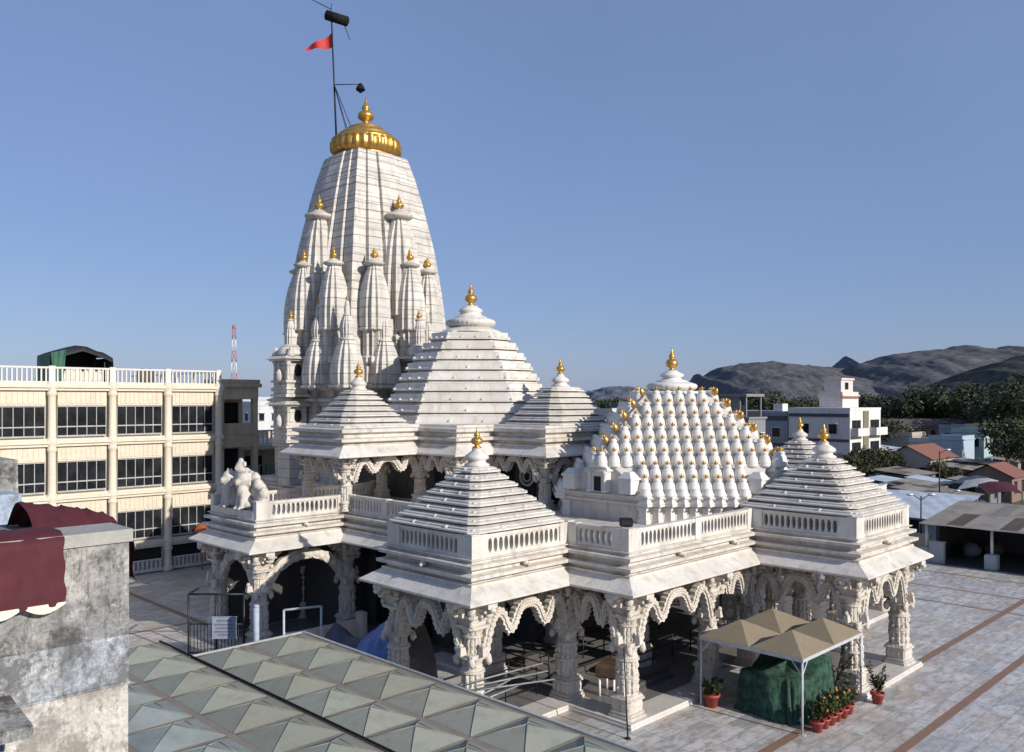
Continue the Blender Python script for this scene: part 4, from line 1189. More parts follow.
# ------------------------------------------------------------------ FOREGROUND ROOF, LEFT
F = thing('stair_parapet', 'mildewed grey concrete parapet wall in the left foreground', 'wall', (1.5, 9.2, 0))
b = MB(); b.loft([(rect(-6,3.44,9.0,9.55), 9.6),(rect(-6,3.44,9.0,9.55), 10.55)], 0, True, True)
b.build('parapet', M['conc_up'], F)
b = MB(); b.box(-6, 3.47, 8.97, 9.58, 10.552, 10.68); b.build('coping', weathered('cement_coping', (.38,.365,.33), (.22,.21,.19), (.12,.115,.105), .9, 1.5, .6, .4, 14, streak=False), F)
b = MB(); b.box(-6, 3.44, 9.002, 9.548, 9.12, 9.598); b.box(-6, 3.45, 8.985, 9.56, 9.10, 9.119)
b.build('middle_band', M['conc_mid'], F)
b = MB(); b.box(-6, 3.435, 9.008, 9.54, 0, 9.098); b.build('lower_wall', M['conc_lo'], F)
b = MB(); vs = [(-6,8.30,9.04),(2.35,8.30,9.04),(2.35,9.015,9.10),(-6,9.015,9.10),(-6,8.30,9.14),(2.35,8.30,9.14),(2.35,9.015,9.24),(-6,9.015,9.24)]
b.add(vs, [(0,3,2,1),(4,5,6,7),(0,1,5,4),(1,2,6,5),(2,3,7,6),(3,0,4,7)]); b.build('window_hood', M['conc_up'], F)
b = MB(); b.box(-6, 2.30, 9.0, 9.018, 7.6, 8.9); b.build('window', plain('blue_shutter', (.05,.09,.19), .6), F)
SH = thing('rooftop_room', 'blue washed rooftop room with dark doorway behind the grey parapet', 'building', (1, 12, 0))
b = MB()
b.box(-7, 3.05, 11.2, 11.6, 0, 10.9)           # low blue parapet
b.box(-7, 2.55, 12.2, 14.5, 0, 11.15)
b.build('wall', M['bluewall'], SH)
b = MB(); vs = [(2.56,12.0,0),(3.45,12.0,0),(3.45,12.9,0),(2.56,12.9,0),(2.56,12.0,11.25),(3.22,12.0,11.25),(3.22,12.9,11.25),(2.56,12.9,11.25)]
b.add(vs, [(0,3,2,1),(4,5,6,7),(0,1,5,4),(1,2,6,5),(2,3,7,6),(3,0,4,7)]); b.build('buttress', M['conc_up'], SH)
b = MB(); b.box(-7, 2.6, 11.9, 14.6, 11.152, 11.26); b.build('roof_slab', M['conc_up'], SH)
b = MB(); b.box(1.5, 2.5, 12.17, 12.195, 9.0, 11.0); b.build('doorway', M['dark'], SH)
# draped maroon cloth with scalloped cream fringe
ct = thing('maroon_drape', 'maroon cloth with cream scalloped fringe draped over the grey parapet', 'cloth', (2.0, 9.0, 10.7))
def cloth_sheet(x0, x1, prof, nx=30, fold=.02, seed=0):
    m_ = MB(); vs = []; n = len(prof)
    for i in range(nx+1):
        x = x0+(x1-x0)*i/nx
        for j, (y, z) in enumerate(prof):
            wv = fold*math.sin(i*.9+j*.35+seed)+fold*.6*math.sin(i*2.3+seed*2)+.03*mnoise.noise(Vector((i*.22, j*.16, 4)))+.012*mnoise.noise(Vector((i*.6, j*.5, 9)))
            vs.append((x+.01*math.sin(j*1.1+i), y-abs(wv) if j > 3 else y, z+abs(wv)*.6 if j <= 3 else z))
    m_.add(vs, [(i*n+j, (i+1)*n+j, (i+1)*n+j+1, i*n+j+1) for i in range(nx) for j in range(n-1)], 0, True)
    return m_
prof = [(.62,-.012),(.45,.015),(.25,.02),(.05,.015),(-.045,-.04)]+[(-.06-.004*k, -.04-.045*k) for k in range(1, 15)]
cloth_sheet(-3.0, .80, prof, 60, .018).build('sheet', M['maroon'], ct, True)
m_ = MB()
for k in range(10):
    cxx = .80-.19-.38*k
    vs = [(cxx-.19, -.13, -.66), (cxx+.19, -.13, -.66)]
    vs = []
    for i in range(9): 
        t = i/8; vs.append((cxx-.185+.37*t, -.128, -.64)); vs.append((cxx-.185+.37*t, -.135, -.655-.075*math.sin(math.pi*t)))
    m_.add(vs, [(2*i, 2*i+2, 2*i+3, 2*i+1) for i in range(8)], 0, False)
m_.build('fringe', M['cream'], ct, True)
# second maroon cloth, heaped
ct2 = thing('maroon_cloth_heap', 'maroon cloth heaped behind the parapet and hanging over its right end', 'cloth', (3.2, 10.4, 10.7))
m_ = MB(); vs = []; nx, ny = 26, 12
for i in range(nx+1):
    t = i/nx
    for j in range(ny+1):
        s = j/ny
        h = (.34*(1-t)**.6+.07)*math.sin(math.pi*s)**.8
        vs.append((-.42+.95*t, -.62*(1-.3*t)+1.0*s*(1-.3*t)+.03*math.sin(i*.8), -.12+h*.75+.018*math.sin(i*1.1+j)+.012*math.sin(i*2.7)))
m_.add(vs, [(i*(ny+1)+j, (i+1)*(ny+1)+j, (i+1)*(ny+1)+j+1, i*(ny+1)+j+1) for i in range(nx) for j in range(ny)], 0, True)
m_.build('heap', M['maroon'], ct2, True)
m_ = MB(); vs = []
for i in range(9):
    for j in range(11): vs.append((.70+.03*math.sin(i*1.3)+.02*math.sin(j*.7)+.03*j/10, -.30+.55*i/8, -.30-.52*j/10*(1-.3*i/8)))
m_.add(vs, [(i*11+j, (i+1)*11+j, (i+1)*11+j+1, i*11+j+1) for i in range(8) for j in range(10)], 0, True)
m_.build('hanging_end', M['maroon'], ct2, True)
b = MB(); b.box(-7, 3.3, 9.9, 11.0, 0, 10.58); tag(b.build('roof_slab_wall', M['conc_up']), 'low concrete roof ledge carrying the heaped maroon cloth', 'ledge')

# ------------------------------------------------------------------ FIBREGLASS QUEUE CANOPY
CV = thing('skylight_canopy', 'grey green fibreglass canopy of pyramid skylights over the queue path', 'canopy', (14, 20, 0))
rowsx = [(16.22,18.55,30.6),(14.08,16.08,30.6),(11.6,13.9,33.4),(9.2,11.45,33.4),(6.9,9.05,33.4)]
b = MB()
b.box(6.8, 13.97, 7.0, 33.55, 2.38, 2.5); b.box(13.985, 18.65, 7.0, 30.75, 2.38, 2.5)
b.build('deck', M['gutter'], CV)
b = MB(); b.box(18.66, 18.78, 7.0, 30.8, 2.36, 2.56); b.box(13.99, 18.655, 30.76, 30.82, 2.36, 2.56); b.build('edge_trim', M['steel'], CV)
for ri, (xa, xb, wend) in enumerate(rowsx):
    y = wend; k = 0
    while y > 7.5:
        y0, y1 = y-2.08, y
        m_ = MB(); cx = (xa+xb)/2; cy = (y0+y1)/2
        e1 = .05
        h = .35
        z = 2.505
        # sloped outer frame, main pyramid with a smaller flat facet at one side
        vs = [(xa+e1,y0+e1,z),(xb-e1,y0+e1,z),(xb-e1,y1-e1,z),(xa+e1,y1-e1,z),(cx,cy,z+h)]
        m_.add(vs, [(0,1,4),(1,2,4),(2,3,4),(3,0,4)], 1 if ri == 3 else 0)
        for (px_, py_) in ((xa+e1,y0+e1),(xb-e1,y0+e1),(xb-e1,y1-e1),(xa+e1,y1-e1)): m_.tube((px_,py_,z+.012),(cx,cy,z+h+.012),.012,None,5,0)
        m_.tube(((cx+xb)/2,y0+.55,z+h*.5-.0),((cx+xb)/2,y1-.55,z+h*.5),.012,None,5,0)
        m_.build('skylight', [M['fibre'], M['fibre_blue'], M['gutter']], CV)
        y -= 2.13; k += 1
m_ = MB(); m_.tube((13.98, 7.2, 2.58), (13.98, 33.5, 2.56), .038, None, 8); m_.build('drain_pipe', M['black'], CV)
for x in (7.5, 13.9, 18.5):
    for y in (9, 15, 21, 27): 
        m_ = MB(); m_.tube((x,y,0),(x,y,2.38),.06,None,8); m_.build('post', M['steel'], CV)

# pipes lying beyond the canopy
pb = thing('pipe_stack', 'loose stack of pale scaffold pipes by the front porch column', 'pipes', (19.6, 20.0, 2.58))
for k in range(5):
    m_ = MB(); m_.tube((-.9+.1*k, -.3+.35*k, .0+.01*k), (1.5+.4*k, .5+.75*math.sin(k*2.1), -.30+.05*k), .028, None, 8); m_.build('pipe', M['oldsteel'], pb, True)

# ------------------------------------------------------------------ KIOSK
K = thing('canopy_tent', 'tan four peaked canopy on thin white steel posts beside the porch', 'canopy', (31.5, 16.5, 0))
kx0, kx1, ky0, ky1 = 29.0, 34.1, 14.3, 18.6
for x in (kx0+.05, kx1-.05):
    for y in (ky0+.05, ky1-.05):
        m_ = MB(); m_.tube((x,y,0),(x,y,2.66),.045,None,8); m_.box(x-.12,x+.12,y-.12,y+.12,0,.02)
        sx = 1 if x < 31 else -1; sy = 1 if y < 16 else -1
        m_.tube((x,y,2.1),(x+.42*sx,y,2.62),.025,None,6); m_.tube((x,y,2.1),(x,y+.42*sy,2.62),.025,None,6)
        m_.build('post', M['greypaint'], K)
b = MB()
b.box(kx0,kx1,ky0,ky0+.07,2.6,2.72); b.box(kx0,kx1,ky1-.07,ky1,2.6,2.72); b.box(kx0,kx0+.07,ky0+.071,ky1-.071,2.6,2.72); b.box(kx1-.07,kx1,ky0+.071,ky1-.071,2.6,2.72)
mx, my = (kx0+kx1)/2, (ky0+ky1)/2
b.box(mx-.04,mx+.04,ky0+.071,ky1-.071,2.62,2.70); b.box(kx0+.071,mx-.041,my-.04,my+.04,2.62,2.70); b.box(mx+.041,kx1-.071,my-.04,my+.04,2.62,2.70)
b.build('frame', M['greypaint'], K)
for x0_, x1_ in ((kx0,mx),(mx,kx1)):
    for y0_, y1_ in ((ky0,my),(my,ky1)):
        m_ = MB(); cx, cy = (x0_+x1_)/2, (y0_+y1_)/2; z = 2.735
        m_.add([(x0_+.02,y0_+.02,z),(x1_-.02,y0_+.02,z),(x1_-.02,y1_-.02,z),(x0_+.02,y1_-.02,z),(cx,cy,z+.62),(x0_+.02,y0_+.02,z-.03),(x1_-.02,y0_+.02,z-.03),(x1_-.02,y1_-.02,z-.03),(x0_+.02,y1_-.02,z-.03)],
               [(0,1,4),(1,2,4),(2,3,4),(3,0,4),(5,6,1,0),(6,7,2,1),(7,8,3,2),(8,5,0,3)])
        m_.build('roof_peak', M['tan'], K)
# green net covered heap
m_ = MB(); vs = []; nu, nv = 120, 30
for j in range(nv+1):
    v = j/nv
    for i in range(nu):
        t = 2*math.pi*i/nu
        ex = abs(math.cos(t))**.42*(1 if math.cos(t) > 0 else -1); ey = abs(math.sin(t))**.42*(1 if math.sin(t) > 0 else -1)
        hh = 1.62+.50*(1/(1+math.exp(-(ex-.15)*6)))+.12*math.sin(ex*5)+.10*math.sin(ey*4+1)
        if v < .68:
            q = v/.68; pr = 1.10-.12*q**.7; z = hh*.93*q
        else:
            q = (v-.68)/.32; pr = .98*max(0.0, 1-q**1.6); z = hh*(.93+.07*math.sin(q*math.pi/2))+.14*q*mnoise.noise(Vector((ex*pr*2.5, ey*pr*2.5, 3)))
        fold = 1+(.030*math.sin(i*.83+1.2*math.sin(v*3))+.026*math.sin(i*1.37+2*v)+.018*math.sin(i*2.6))*(1-.6*v)
        p = Vector((ex*1.75*pr*fold, ey*1.30*pr*fold, z))
        p += Vector((1,1,0))*.09*mnoise.noise(Vector((ex*2.2, ey*2.2, v*3)))
        vs.append(p)
m_.add(vs, [(j*nu+i, j*nu+(i+1) % nu, (j+1)*nu+(i+1) % nu, (j+1)*nu+i) for j in range(nv) for i in range(nu)], 0, True)
gh = m_.build('covered_heap', M['greencloth']); gh.location = (31.45, 16.2, .004)
tag(gh, 'lumpy heap shrouded in dark green shade net under the tan canopy', 'covered heap')

def pot_plant(nm, loc, label, s=1.0, seed=0, flowers=0, h=.6, group='red potted plants by the canopy'):
    rg = random.Random(seed)
    o = thing(nm, label, 'potted plant', loc, rg.random()*6, group)
    m_ = MB(); m_.lathe((0,0,0), [(.15*s,0),(.21*s,.30*s),(.25*s,.31*s),(.25*s,.38*s),(.21*s,.38*s),(.20*s,.34*s)], 14); m_.build('pot', M['terracotta'], o, True)
    m_ = MB(); st = MB(); fl = MB()
    for k in range(13):
        a = rg.random()*6.28; l = h*s*(.6+.6*rg.random()); tip = Vector((math.cos(a)*.28*s, math.sin(a)*.28*s, .36*s+l))
        st.tube((0,0,.34*s), tip, .012, .006, 5)
        for q in range(16):
            t = .2+.8*rg.random(); p = Vector((0,0,.34*s)).lerp(tip, t)
            d = Vector((rg.random()-.5, rg.random()-.5, rg.random()-.2)).normalized()*(.16*s); w_ = d.orthogonal().normalized()*.045*s
            m_.add([p, p+d*.5+w_, p+d, p+d*.5-w_], [(0,1,2,3)])
        if k < flowers: fl = MB(); fl.ball(tip, .06*s, n=7, k=4, jit=.4, seed=k); fl.build('flower', M['flower'], o, True)
    m_.build('foliage', M['potleaf'], o, True); st.build('stem', M['bark'], o, True)
    return o
pl = [((29.75,14.12,0),'nearest red pot of the row at the canopy front, green leaves',1.05,0,.5),
      ((30.25,14.1,0),'second red pot in the row from the front post, orange flowers',1.0,5,.55),
      ((30.75,14.08,0),'third red pot in the row from the front post, yellowing leaves',1.0,2,.6),
      ((31.25,14.1,0),'fourth red pot in the row from the front post, tall leaves',1.0,4,.75),
      ((31.75,14.06,0),'fifth red pot in the row from the front post, orange flowers',1.0,5,.6),
      ((32.3,14.1,0),'sixth red pot in the row, farthest from the front post',1.0,1,.6),
      ((34.2,13.75,0),'red pot with tall green plant standing alone before the porch column',1.15,0,.85),
      ((29.25,18.2,0),'large red pot alone at the left canopy post with a bare dark stalk',1.35,0,.4)]
for k, (loc, lab, s, nf, h) in enumerate(pl): pot_plant('potted_plant', loc, lab, s*1.0, 11+k, nf, h)
# dark arching branches
ab = thing('bare_shrub', 'dark leafless shrub with arching stems between the green heap and porch column', 'shrub', (33.6, 15.2, 0))
rg = random.Random(4); m_ = MB()
for k in range(8):
    a = k*.8; pts = []
    for i in range(9):
        t = i/8; pts.append((math.cos(a)*.75*t*t*1.2, math.sin(a)*.6*t*t*1.2, 1.9*t-.6*t**3*(k % 3)))
    m_.path(pts, .03, 5)
m_.build('stem', M['iron'], ab, True)
lf = MB()
for k in range(90):
    p = Vector((rg.uniform(-.6,.6), rg.uniform(-.6,.6), rg.uniform(.2,1.1))); d = Vector((rg.uniform(-1,1), rg.uniform(-1,1), rg.uniform(-.3,.8))).normalized()*.2; w_ = d.orthogonal().normalized()*.05
    lf.add([p, p+d*.5+w_, p+d, p+d*.5-w_], [(0,1,2,3)])
lf.build('foliage', M['leaf'], ab, True)

# ------------------------------------------------------------------ clutter by the temple
# wooden stand inside the hall by the corner column
ws = thing('offering_stand', 'small brown wooden stand with white feet behind the front corner column', 'stand', (27.2, 21.6, .2), R(20))
m_ = MB(); m_.loft([(rect(-.55,.55,-.38,.38), .75),(rect(-.6,.6,-.42,.42), .82),(rect(-.6,.6,-.42,.42), 1.15),(rect(-.5,.5,-.36,.36), 1.28)], 0, True, True); m_.build('box', plain('brown_wood', (.10,.062,.035), .6, 0, .4), ws, True)
for x in (-.45,.45):
    for y in (-.3,.3): m_ = MB(); m_.tube((x,y,0),(x,y,.76),.055,.05,8); m_.build('leg', M['whitepaint'], ws, True)
m_ = MB(); m_.tube((24.35,18.55,0),(24.7,19.0,3.1),.03,.025,6); m_.tube((24.35,18.55,0),(24.35,18.55,.05),.12,.1,10)
tag(m_.build('thin_pole', M['iron']), 'thin dark pole leaning beside the front corner column', 'pole')
# queue railings in the hall
def railing(p0, p1, label, h=1.05, z=.2, mat=None):
    a = Vector((p0[0],p0[1],z)); c = Vector((p1[0],p1[1],z)); L = (c-a).length; mid = (a+c)/2
    o = thing('queue_railing', label, 'railing', mid, math.atan2(c.y-a.y, c.x-a.x), 'queue railings in the temple hall')
    m_ = MB()
    for zz in (h, h*.62, h*.28): m_.tube((-L/2,0,zz),(L/2,0,zz),.03,None,6)
    m_.build('rail', mat or M['iron'], o, True)
    n = max(2, int(L/1.4))
    for k in range(n+1):
        m_ = MB(); x = -L/2+L*k/n; m_.tube((x,0,0),(x,0,h),.035,None,6); m_.build('post', mat or M['iron'], o, True)
railing((21.5,23.6),(25.0,23.6),'dark queue railing just inside the front left porch')
railing((21.5,25.2),(25.0,25.2),'dark queue railing deeper inside the front left porch')
railing((26.6,24.4),(26.6,30.2),'dark queue railing behind the inner porch columns')
railing((28.5,22.6),(36.0,22.6),'long dark queue railing crossing the hall behind the corner column')
railing((28.5,25.4),(36.0,25.4),'long dark queue railing near the inner sanctum wall')
# stone benches / steps in hall
for k, y in enumerate((20.9, 23.9, 26.6)):
    m_ = MB(); m_.box(27.4, 30.6, y, y+.5, .2, .30); m_.box(27.5, 30.5, y+.05, y+.45, .302, .5)
    tag(m_.build('stone_step', M['inner']), ['low stone step in the hall nearest the corner column', 'low stone step in the middle of the hall floor', 'low stone step before the sanctum wall'][k], 'step', 'low steps in the hall')
# blue tarp bundle
bt = thing('tarp_bundle', 'blue and grey tarpaulin thrown over a long heap beside the temple', 'tarpaulin', (21.4, 29.5, 0), R(100))
bt.scale = (.8, .75, 1.5)
def drape(nx, ny, fx, seed, top):
    m_ = MB(); vs = []
    for i in range(nx+1):
        for j in range(ny+1): vs.append(fx(i/nx, j/ny))
    m_.add(vs, [(i*(ny+1)+j, (i+1)*(ny+1)+j, (i+1)*(ny+1)+j+1, i*(ny+1)+j+1) for i in range(nx) for j in range(ny)], 0, True)
    return m_
drape(24,14, lambda u,v: (-3.0+6.0*u, -1.6+3.2*v, .3+1.75*math.sin(math.pi*v)**.7*(.75+.25*math.sin(u*5+1))+.10*mnoise.noise(Vector((u*9,v*7,1)))),0,0).build('grey_cover', M['greytarp'], bt, True)
drape(20,10, lambda u,v: (-3.1+3.4*u, -.1+1.95*v, .35+1.85*math.sin(math.pi*(.47+.5*v))**.7*(.78+.25*math.sin(u*3+1))+.10*mnoise.noise(Vector((u*9,v*7,1)))+.03),0,0).build('blue_cover', M['bluetarp'], bt, True)
# gate frames, notice board and post by side porch
gt = thing('steel_gate', 'dark steel gate frame in front of the lion terrace porch', 'gate', (18.6, 38.2, 0), R(-45))
m_ = MB()
for x in (-1.3, 0, 1.3): m_.tube((x,0,0),(x,0,2.9),.05,None,8)
for z in (.15, 2.9): m_.tube((-1.3,0,z),(1.3,0,z),.05,None,8)
m_.tube((-1.3,0,2.9),(-1.3,1.3,2.9),.05,None,8); m_.tube((1.3,0,2.9),(1.3,1.3,2.9),.05,None,8); m_.tube((1.3,1.3,0),(1.3,1.3,2.9),.05,None,8)
m_.build('frame', M['iron'], gt, True)
m_ = MB()
for k in range(16): x = -1.2+.16*k; m_.tube((x,0,.15),(x,0,1.5),.018,None,5)
m_.tube((-1.3,0,1.5),(1.3,0,1.5),.03,None,6); m_.build('bars', M['iron'], gt, True)
nb = thing('notice_board', 'pale blue notice board hung on the dark steel gate', 'sign', (18.35, 36.9, 1.15), R(-45))
m_ = MB(); m_.box(-.55,.55,-.03,.03,0,.95); m_.box(-.58,.58,-.035,.035,-.03,0); m_.box(-.58,.58,-.035,.035,.95,.98); m_.build('panel', plain('pale_blue_board', (.27,.30,.37), .6, 0, .2), nb, True)
m_ = MB()
for z, w_ in ((.80,.35),(.62,.44),(.46,.38),(.30,.42),(.16,.30)): m_.box(-w_,w_,-.036,-.033,z-.04,z+.03)
m_.build('lettering', plain('faded_lettering', (.16,.17,.22)), nb, True)
m_ = MB(); m_.tube((18.7,34.6,0),(18.7,34.6,2.9),.13,.13,12); m_.tube((18.7,34.6,2.9),(18.7,34.6,3.0),.15,.1,12)
tag(m_.build('bollard_post', plain('pale_blue_post', (.36,.43,.52))), 'pale blue round post in front of the side porch column', 'post')
bf = thing('barrier_frame', 'white tubular barrier frame behind the skylight canopy', 'barrier', (19.8, 32.6, 0), R(-20))
m_ = MB(); 
for x in (-.8,.8): m_.tube((x,0,0),(x,0,3.0),.05,None,8)
m_.build('post', M['greypaint'], bf, True); m_ = MB(); m_.tube((-.8,0,3.0),(.8,0,3.0),.05,None,8); m_.tube((-.8,0,2.0),(.8,0,2.0),.03,None,8); m_.build('crossbar', M['greypaint'], bf, True)
wr = thing('masonry_ramp', 'low stained stone parapet ramp at the side porch', 'parapet', (23, 35.4, 0))
m_ = MB(); m_.box(20.6,24.6,35.2,35.5,0,1.0); m_.box(20.6,24.6,35.15,35.55,1.0,1.15); m_.build('wall', M['cornice'], wr)
m_ = MB(); m_.box(24.61,24.95,35.1,35.6,0,1.5); m_.build('end_pier', M['cornice'], wr)

# ------------------------------------------------------------------ SHED, TOWN
S = thing('tin_shed', 'long open shed with patched rusty tin roof at the court edge', 'shed', (72, 14, 0))
b = MB()
xe, xb_ = 66.2, 75.5
vs = []
ys = [23.6-(23.6+6)*k/30 for k in range(31)]
for y in ys:
    for i in range(9):
        t = i/8; vs.append((xe+(xb_-xe)*t, y, 2.85+.95*t+.02*math.sin(y*3+i)))
b.add(vs, [(i*9+j, (i+1)*9+j, (i+1)*9+j+1, i*9+j+1) for i in range(30) for j in range(8)])
b.build('roof', M['tin_rust'], S)
b = MB(); b.add([(66.4,-6,.01),(75.19,-6,.01),(75.19,22.99,.01),(66.4,22.99,.01)], [(0,1,2,3)]); b.box(75.2,75.45,-6,23.2,0,3.7); b.box(68.8,75.19,23.0,23.25,0,2.9); b.build('back_wall', M['inner'], S)  # dark wall and floor sheet colour in the shade under the roof
for y in (18.9, 23.3, 11.6, 4.5):
    m_ = MB(); m_.tube((67,y,.8),(67,y,2.85),.1,.1,8); m_.build('post', M['whitepaint'], S)
    m_ = MB(); m_.loft([(rect(66.65,67.35,y-.4,y+.4), 0),(rect(66.65,67.35,y-.4,y+.4), 1.0),(rect(66.7,67.3,y-.35,y+.35), 1.05)]); m_.build('plinth_block', wallm('bluegrey', (.42,.45,.47)), S)
for k, (x, y) in enumerate(((71.5,21.6),(72.8,20.4))):
    m_ = MB(); m_.ball((x,y,.5),.6,1.2,1.1,.9,12,7,jit=.35,seed=k)
    tag(m_.build('cloth_bundle', plain('dull_bundle%d' % k, ((.20,.22,.25),(.14,.10,.08))[k])), ('grey cloth bundle inside the tin shed by its left post', 'brown cloth bundle deeper inside the tin shed')[k], 'bundle')
b = MB(); b.box(66.6, 67.0, 22.0, 23.0, 0, 1.5); b.box(66.55, 67.05, 21.95, 23.05, 1.5, 1.6)
tag(b.build('low_wall', wallm('bluegrey', (.42,.45,.47))), 'pale blue grey low wall stub at the left end of the tin shed', 'wall')
b = MB(); b.box(68.85, 69.1, 23.7, 59, 0, 1.6); b.box(68.8, 69.15, 23.7, 59, 1.6, 1.72); tag(b.build('boundary_wall', M['hostel_shade']), 'long low boundary wall behind the temple court', 'wall')

def windows(parent, face, x0, x1, y, zlist, n, w=1.0, h=1.2, sgn=-1):
    for z in zlist:
        for k in range(n):
            c = x0+(x1-x0)*(k+.5)/n
            f = MB(); p = MB()
            if face == 'y':
                f.box(c-w/2-.08, c+w/2+.08, y-.10, y, z-.08, z); f.box(c-w/2-.08, c+w/2+.08, y-.30, y, z+h, z+h+.10); f.box(c-w/2-.08,c-w/2,y-.06,y,z,z+h); f.box(c+w/2,c+w/2+.08,y-.06,y,z,z+h)
                p.box(c-w/2, c+w/2, y-.03, y-.004, z, z+h)
            else:
                f.box(y-.10, y, c-w/2-.08, c+w/2+.08, z-.08, z); f.box(y-.30, y, c-w/2-.08, c+w/2+.08, z+h, z+h+.10); f.box(y-.06,y,c-w/2-.08,c-w/2,z,z+h); f.box(y-.06,y,c+w/2,c+w/2+.08,z,z+h)
                p.box(y-.03, y-.004, c-w/2, c+w/2, z, z+h)
            wd = f.build('window', WALLC.get('white') or wallm('white', (.70,.68,.64)), parent); p.build('pane', M['pane'], wd)
wallm('white', (.70,.68,.64))
# white apartment block with stair tower
TB = thing('tower_block', 'white three storey block with balconies and a stair tower on top', 'building', (133, 60, 0))
WH = wallm('white', (.70,.68,.64)); GBL = wallm('greyblue', (.30,.33,.37))
b = MB(); b.box(128, 139.5, 55.6, 65.5, 0, 10.4); b.box(127.95, 139.55, 55.55, 65.55, 10.402, 10.8); b.build('wall', WH, TB)
for z in (3.3, 6.7):
    for xa, xb2 in ((128.2,132.3),(135.0,139.3)):
        m_ = MB(); m_.box(xa, xb2, 54.4, 55.59, z-.2, z); m_.box(xa, xb2, 54.4, 54.55, z+.002, z+1.0); m_.box(xa, xa+.15, 54.551, 55.59, z+.002, z+1.0); m_.box(xb2-.15, xb2, 54.551, 55.59, z+.002, z+1.0)
        bal = m_.build('balcony', WH, TB)
        m_ = MB(); m_.box(xa+.5, xb2-.5, 55.54, 55.59, z+.9, z+2.2); m_.build('opening', M['pane'], bal)
for xa, xb2 in ((128.4,132.0),(135.2,139.0)):
    m_ = MB(); m_.box(xa, xb2, 55.52, 55.59, .6, 2.4); m_.build('window', M['pane'], TB)
m_ = MB(); m_.box(132.7, 134.6, 55.45, 55.59, .5, 10.3); m_.build('stair_panel', plain('brown_panel', (.20,.18,.13)), TB)
m_ = MB(); m_.box(127.88,127.99,55.7,65.4,5.6,6.0); m_.box(127.88,127.99,55.7,65.4,9.4,9.9); m_.build('painted_band', plain('dark_band', (.08,.07,.09)), TB)
windows(TB, 'x', 56, 65, 127.97, (2.2, 6.8), 2, 1.3, 1.5)
m_ = MB(); m_.box(132.6,138.6,58.8,62.6,10.8,13.3); m_.box(132.4,138.8,58.6,62.8,12.6,12.8); m_.box(133,137.4,59.2,62,13.3,15.2); m_.box(132.8,137.6,59.0,62.2,15.2,15.5)
tw = m_.build('stair_tower', wallm('pinkwhite', (.66,.58,.54)), TB)
m_ = MB(); m_.box(134.4,135.6,59.14,59.19,13.7,14.8); m_.build('tower_window', M['pane'], tw)
m_ = MB(); m_.box(132.5,138.7,58.74,58.79,12.2,12.5); m_.build('red_stripe', M['redtile'], tw)
# long grey wing
GW = thing('grey_wing_building', 'long grey blue two storey building left of the white tower block', 'building', (133, 75, 0))
b = MB(); b.box(129, 140, 66.2, 80, 0, 9.8); b.box(128.85, 140, 66.2, 80, 9.8, 10.2); b.build('wall', GBL, GW)
windows(GW, 'x', 66.6, 79.5, 128.97, (2.0, 6.0), 4, 1.4, 1.5)
m_ = MB(); m_.box(128.86,128.97,66.3,79.9,8.7,9.4); m_.box(128.86,128.97,66.3,79.9,4.6,5.0); m_.build('painted_band', plain('dark_band2', (.07,.07,.09)), GW)
m_ = MB(); m_.box(129.2,131.0,67.2,68.8,10.2,11.4); m_.build('water_tank', WH, GW)
m_ = MB(); m_.box(130.2,131.4,75.6,77.2,10.2,11.3); m_.build('roof_cabin', WH, GW)
PH = thing('penthouse_building', 'dark grey building with an open pillared penthouse behind the bell roof', 'building', (118, 70, 0))
ex, wy = at(744, 126)
b = MB(); b.box(ex-.5, ex+4.5, wy-1, wy+6, 0, 9.2); b.box(ex-.7, ex+4.7, wy-1.2, wy+6, 9.2, 9.5); b.box(ex-.5, ex+.0, wy+.5, wy+5, 9.5, 12.5); b.box(ex-.9, ex+4.4, wy-.9, wy+5.4, 12.5, 12.9); b.box(ex+1.5, ex+4, wy+2, wy+5, 9.5, 12.49)
for x in (ex-.4, ex+3.8): b.box(x, x+.25, wy-.6, wy-.35, 9.5, 12.5)
b.build('wall', wallm('greydk', (.22,.23,.24)), PH)
m_ = MB(); m_.box(ex+1.8,ex+3.6,wy+1.94,wy+1.99,9.7,12.0); m_.build('window', M['pane'], PH)
m_ = MB(); m_.box(ex-.1, ex+3.8, wy-.6, wy-.5, 9.5, 10.3); m_.build('railing', M['iron'], PH)
windows(PH, 'y', ex-.3, ex+4.3, wy-1.02, (5.5,), 2, 1.2, 1.6)

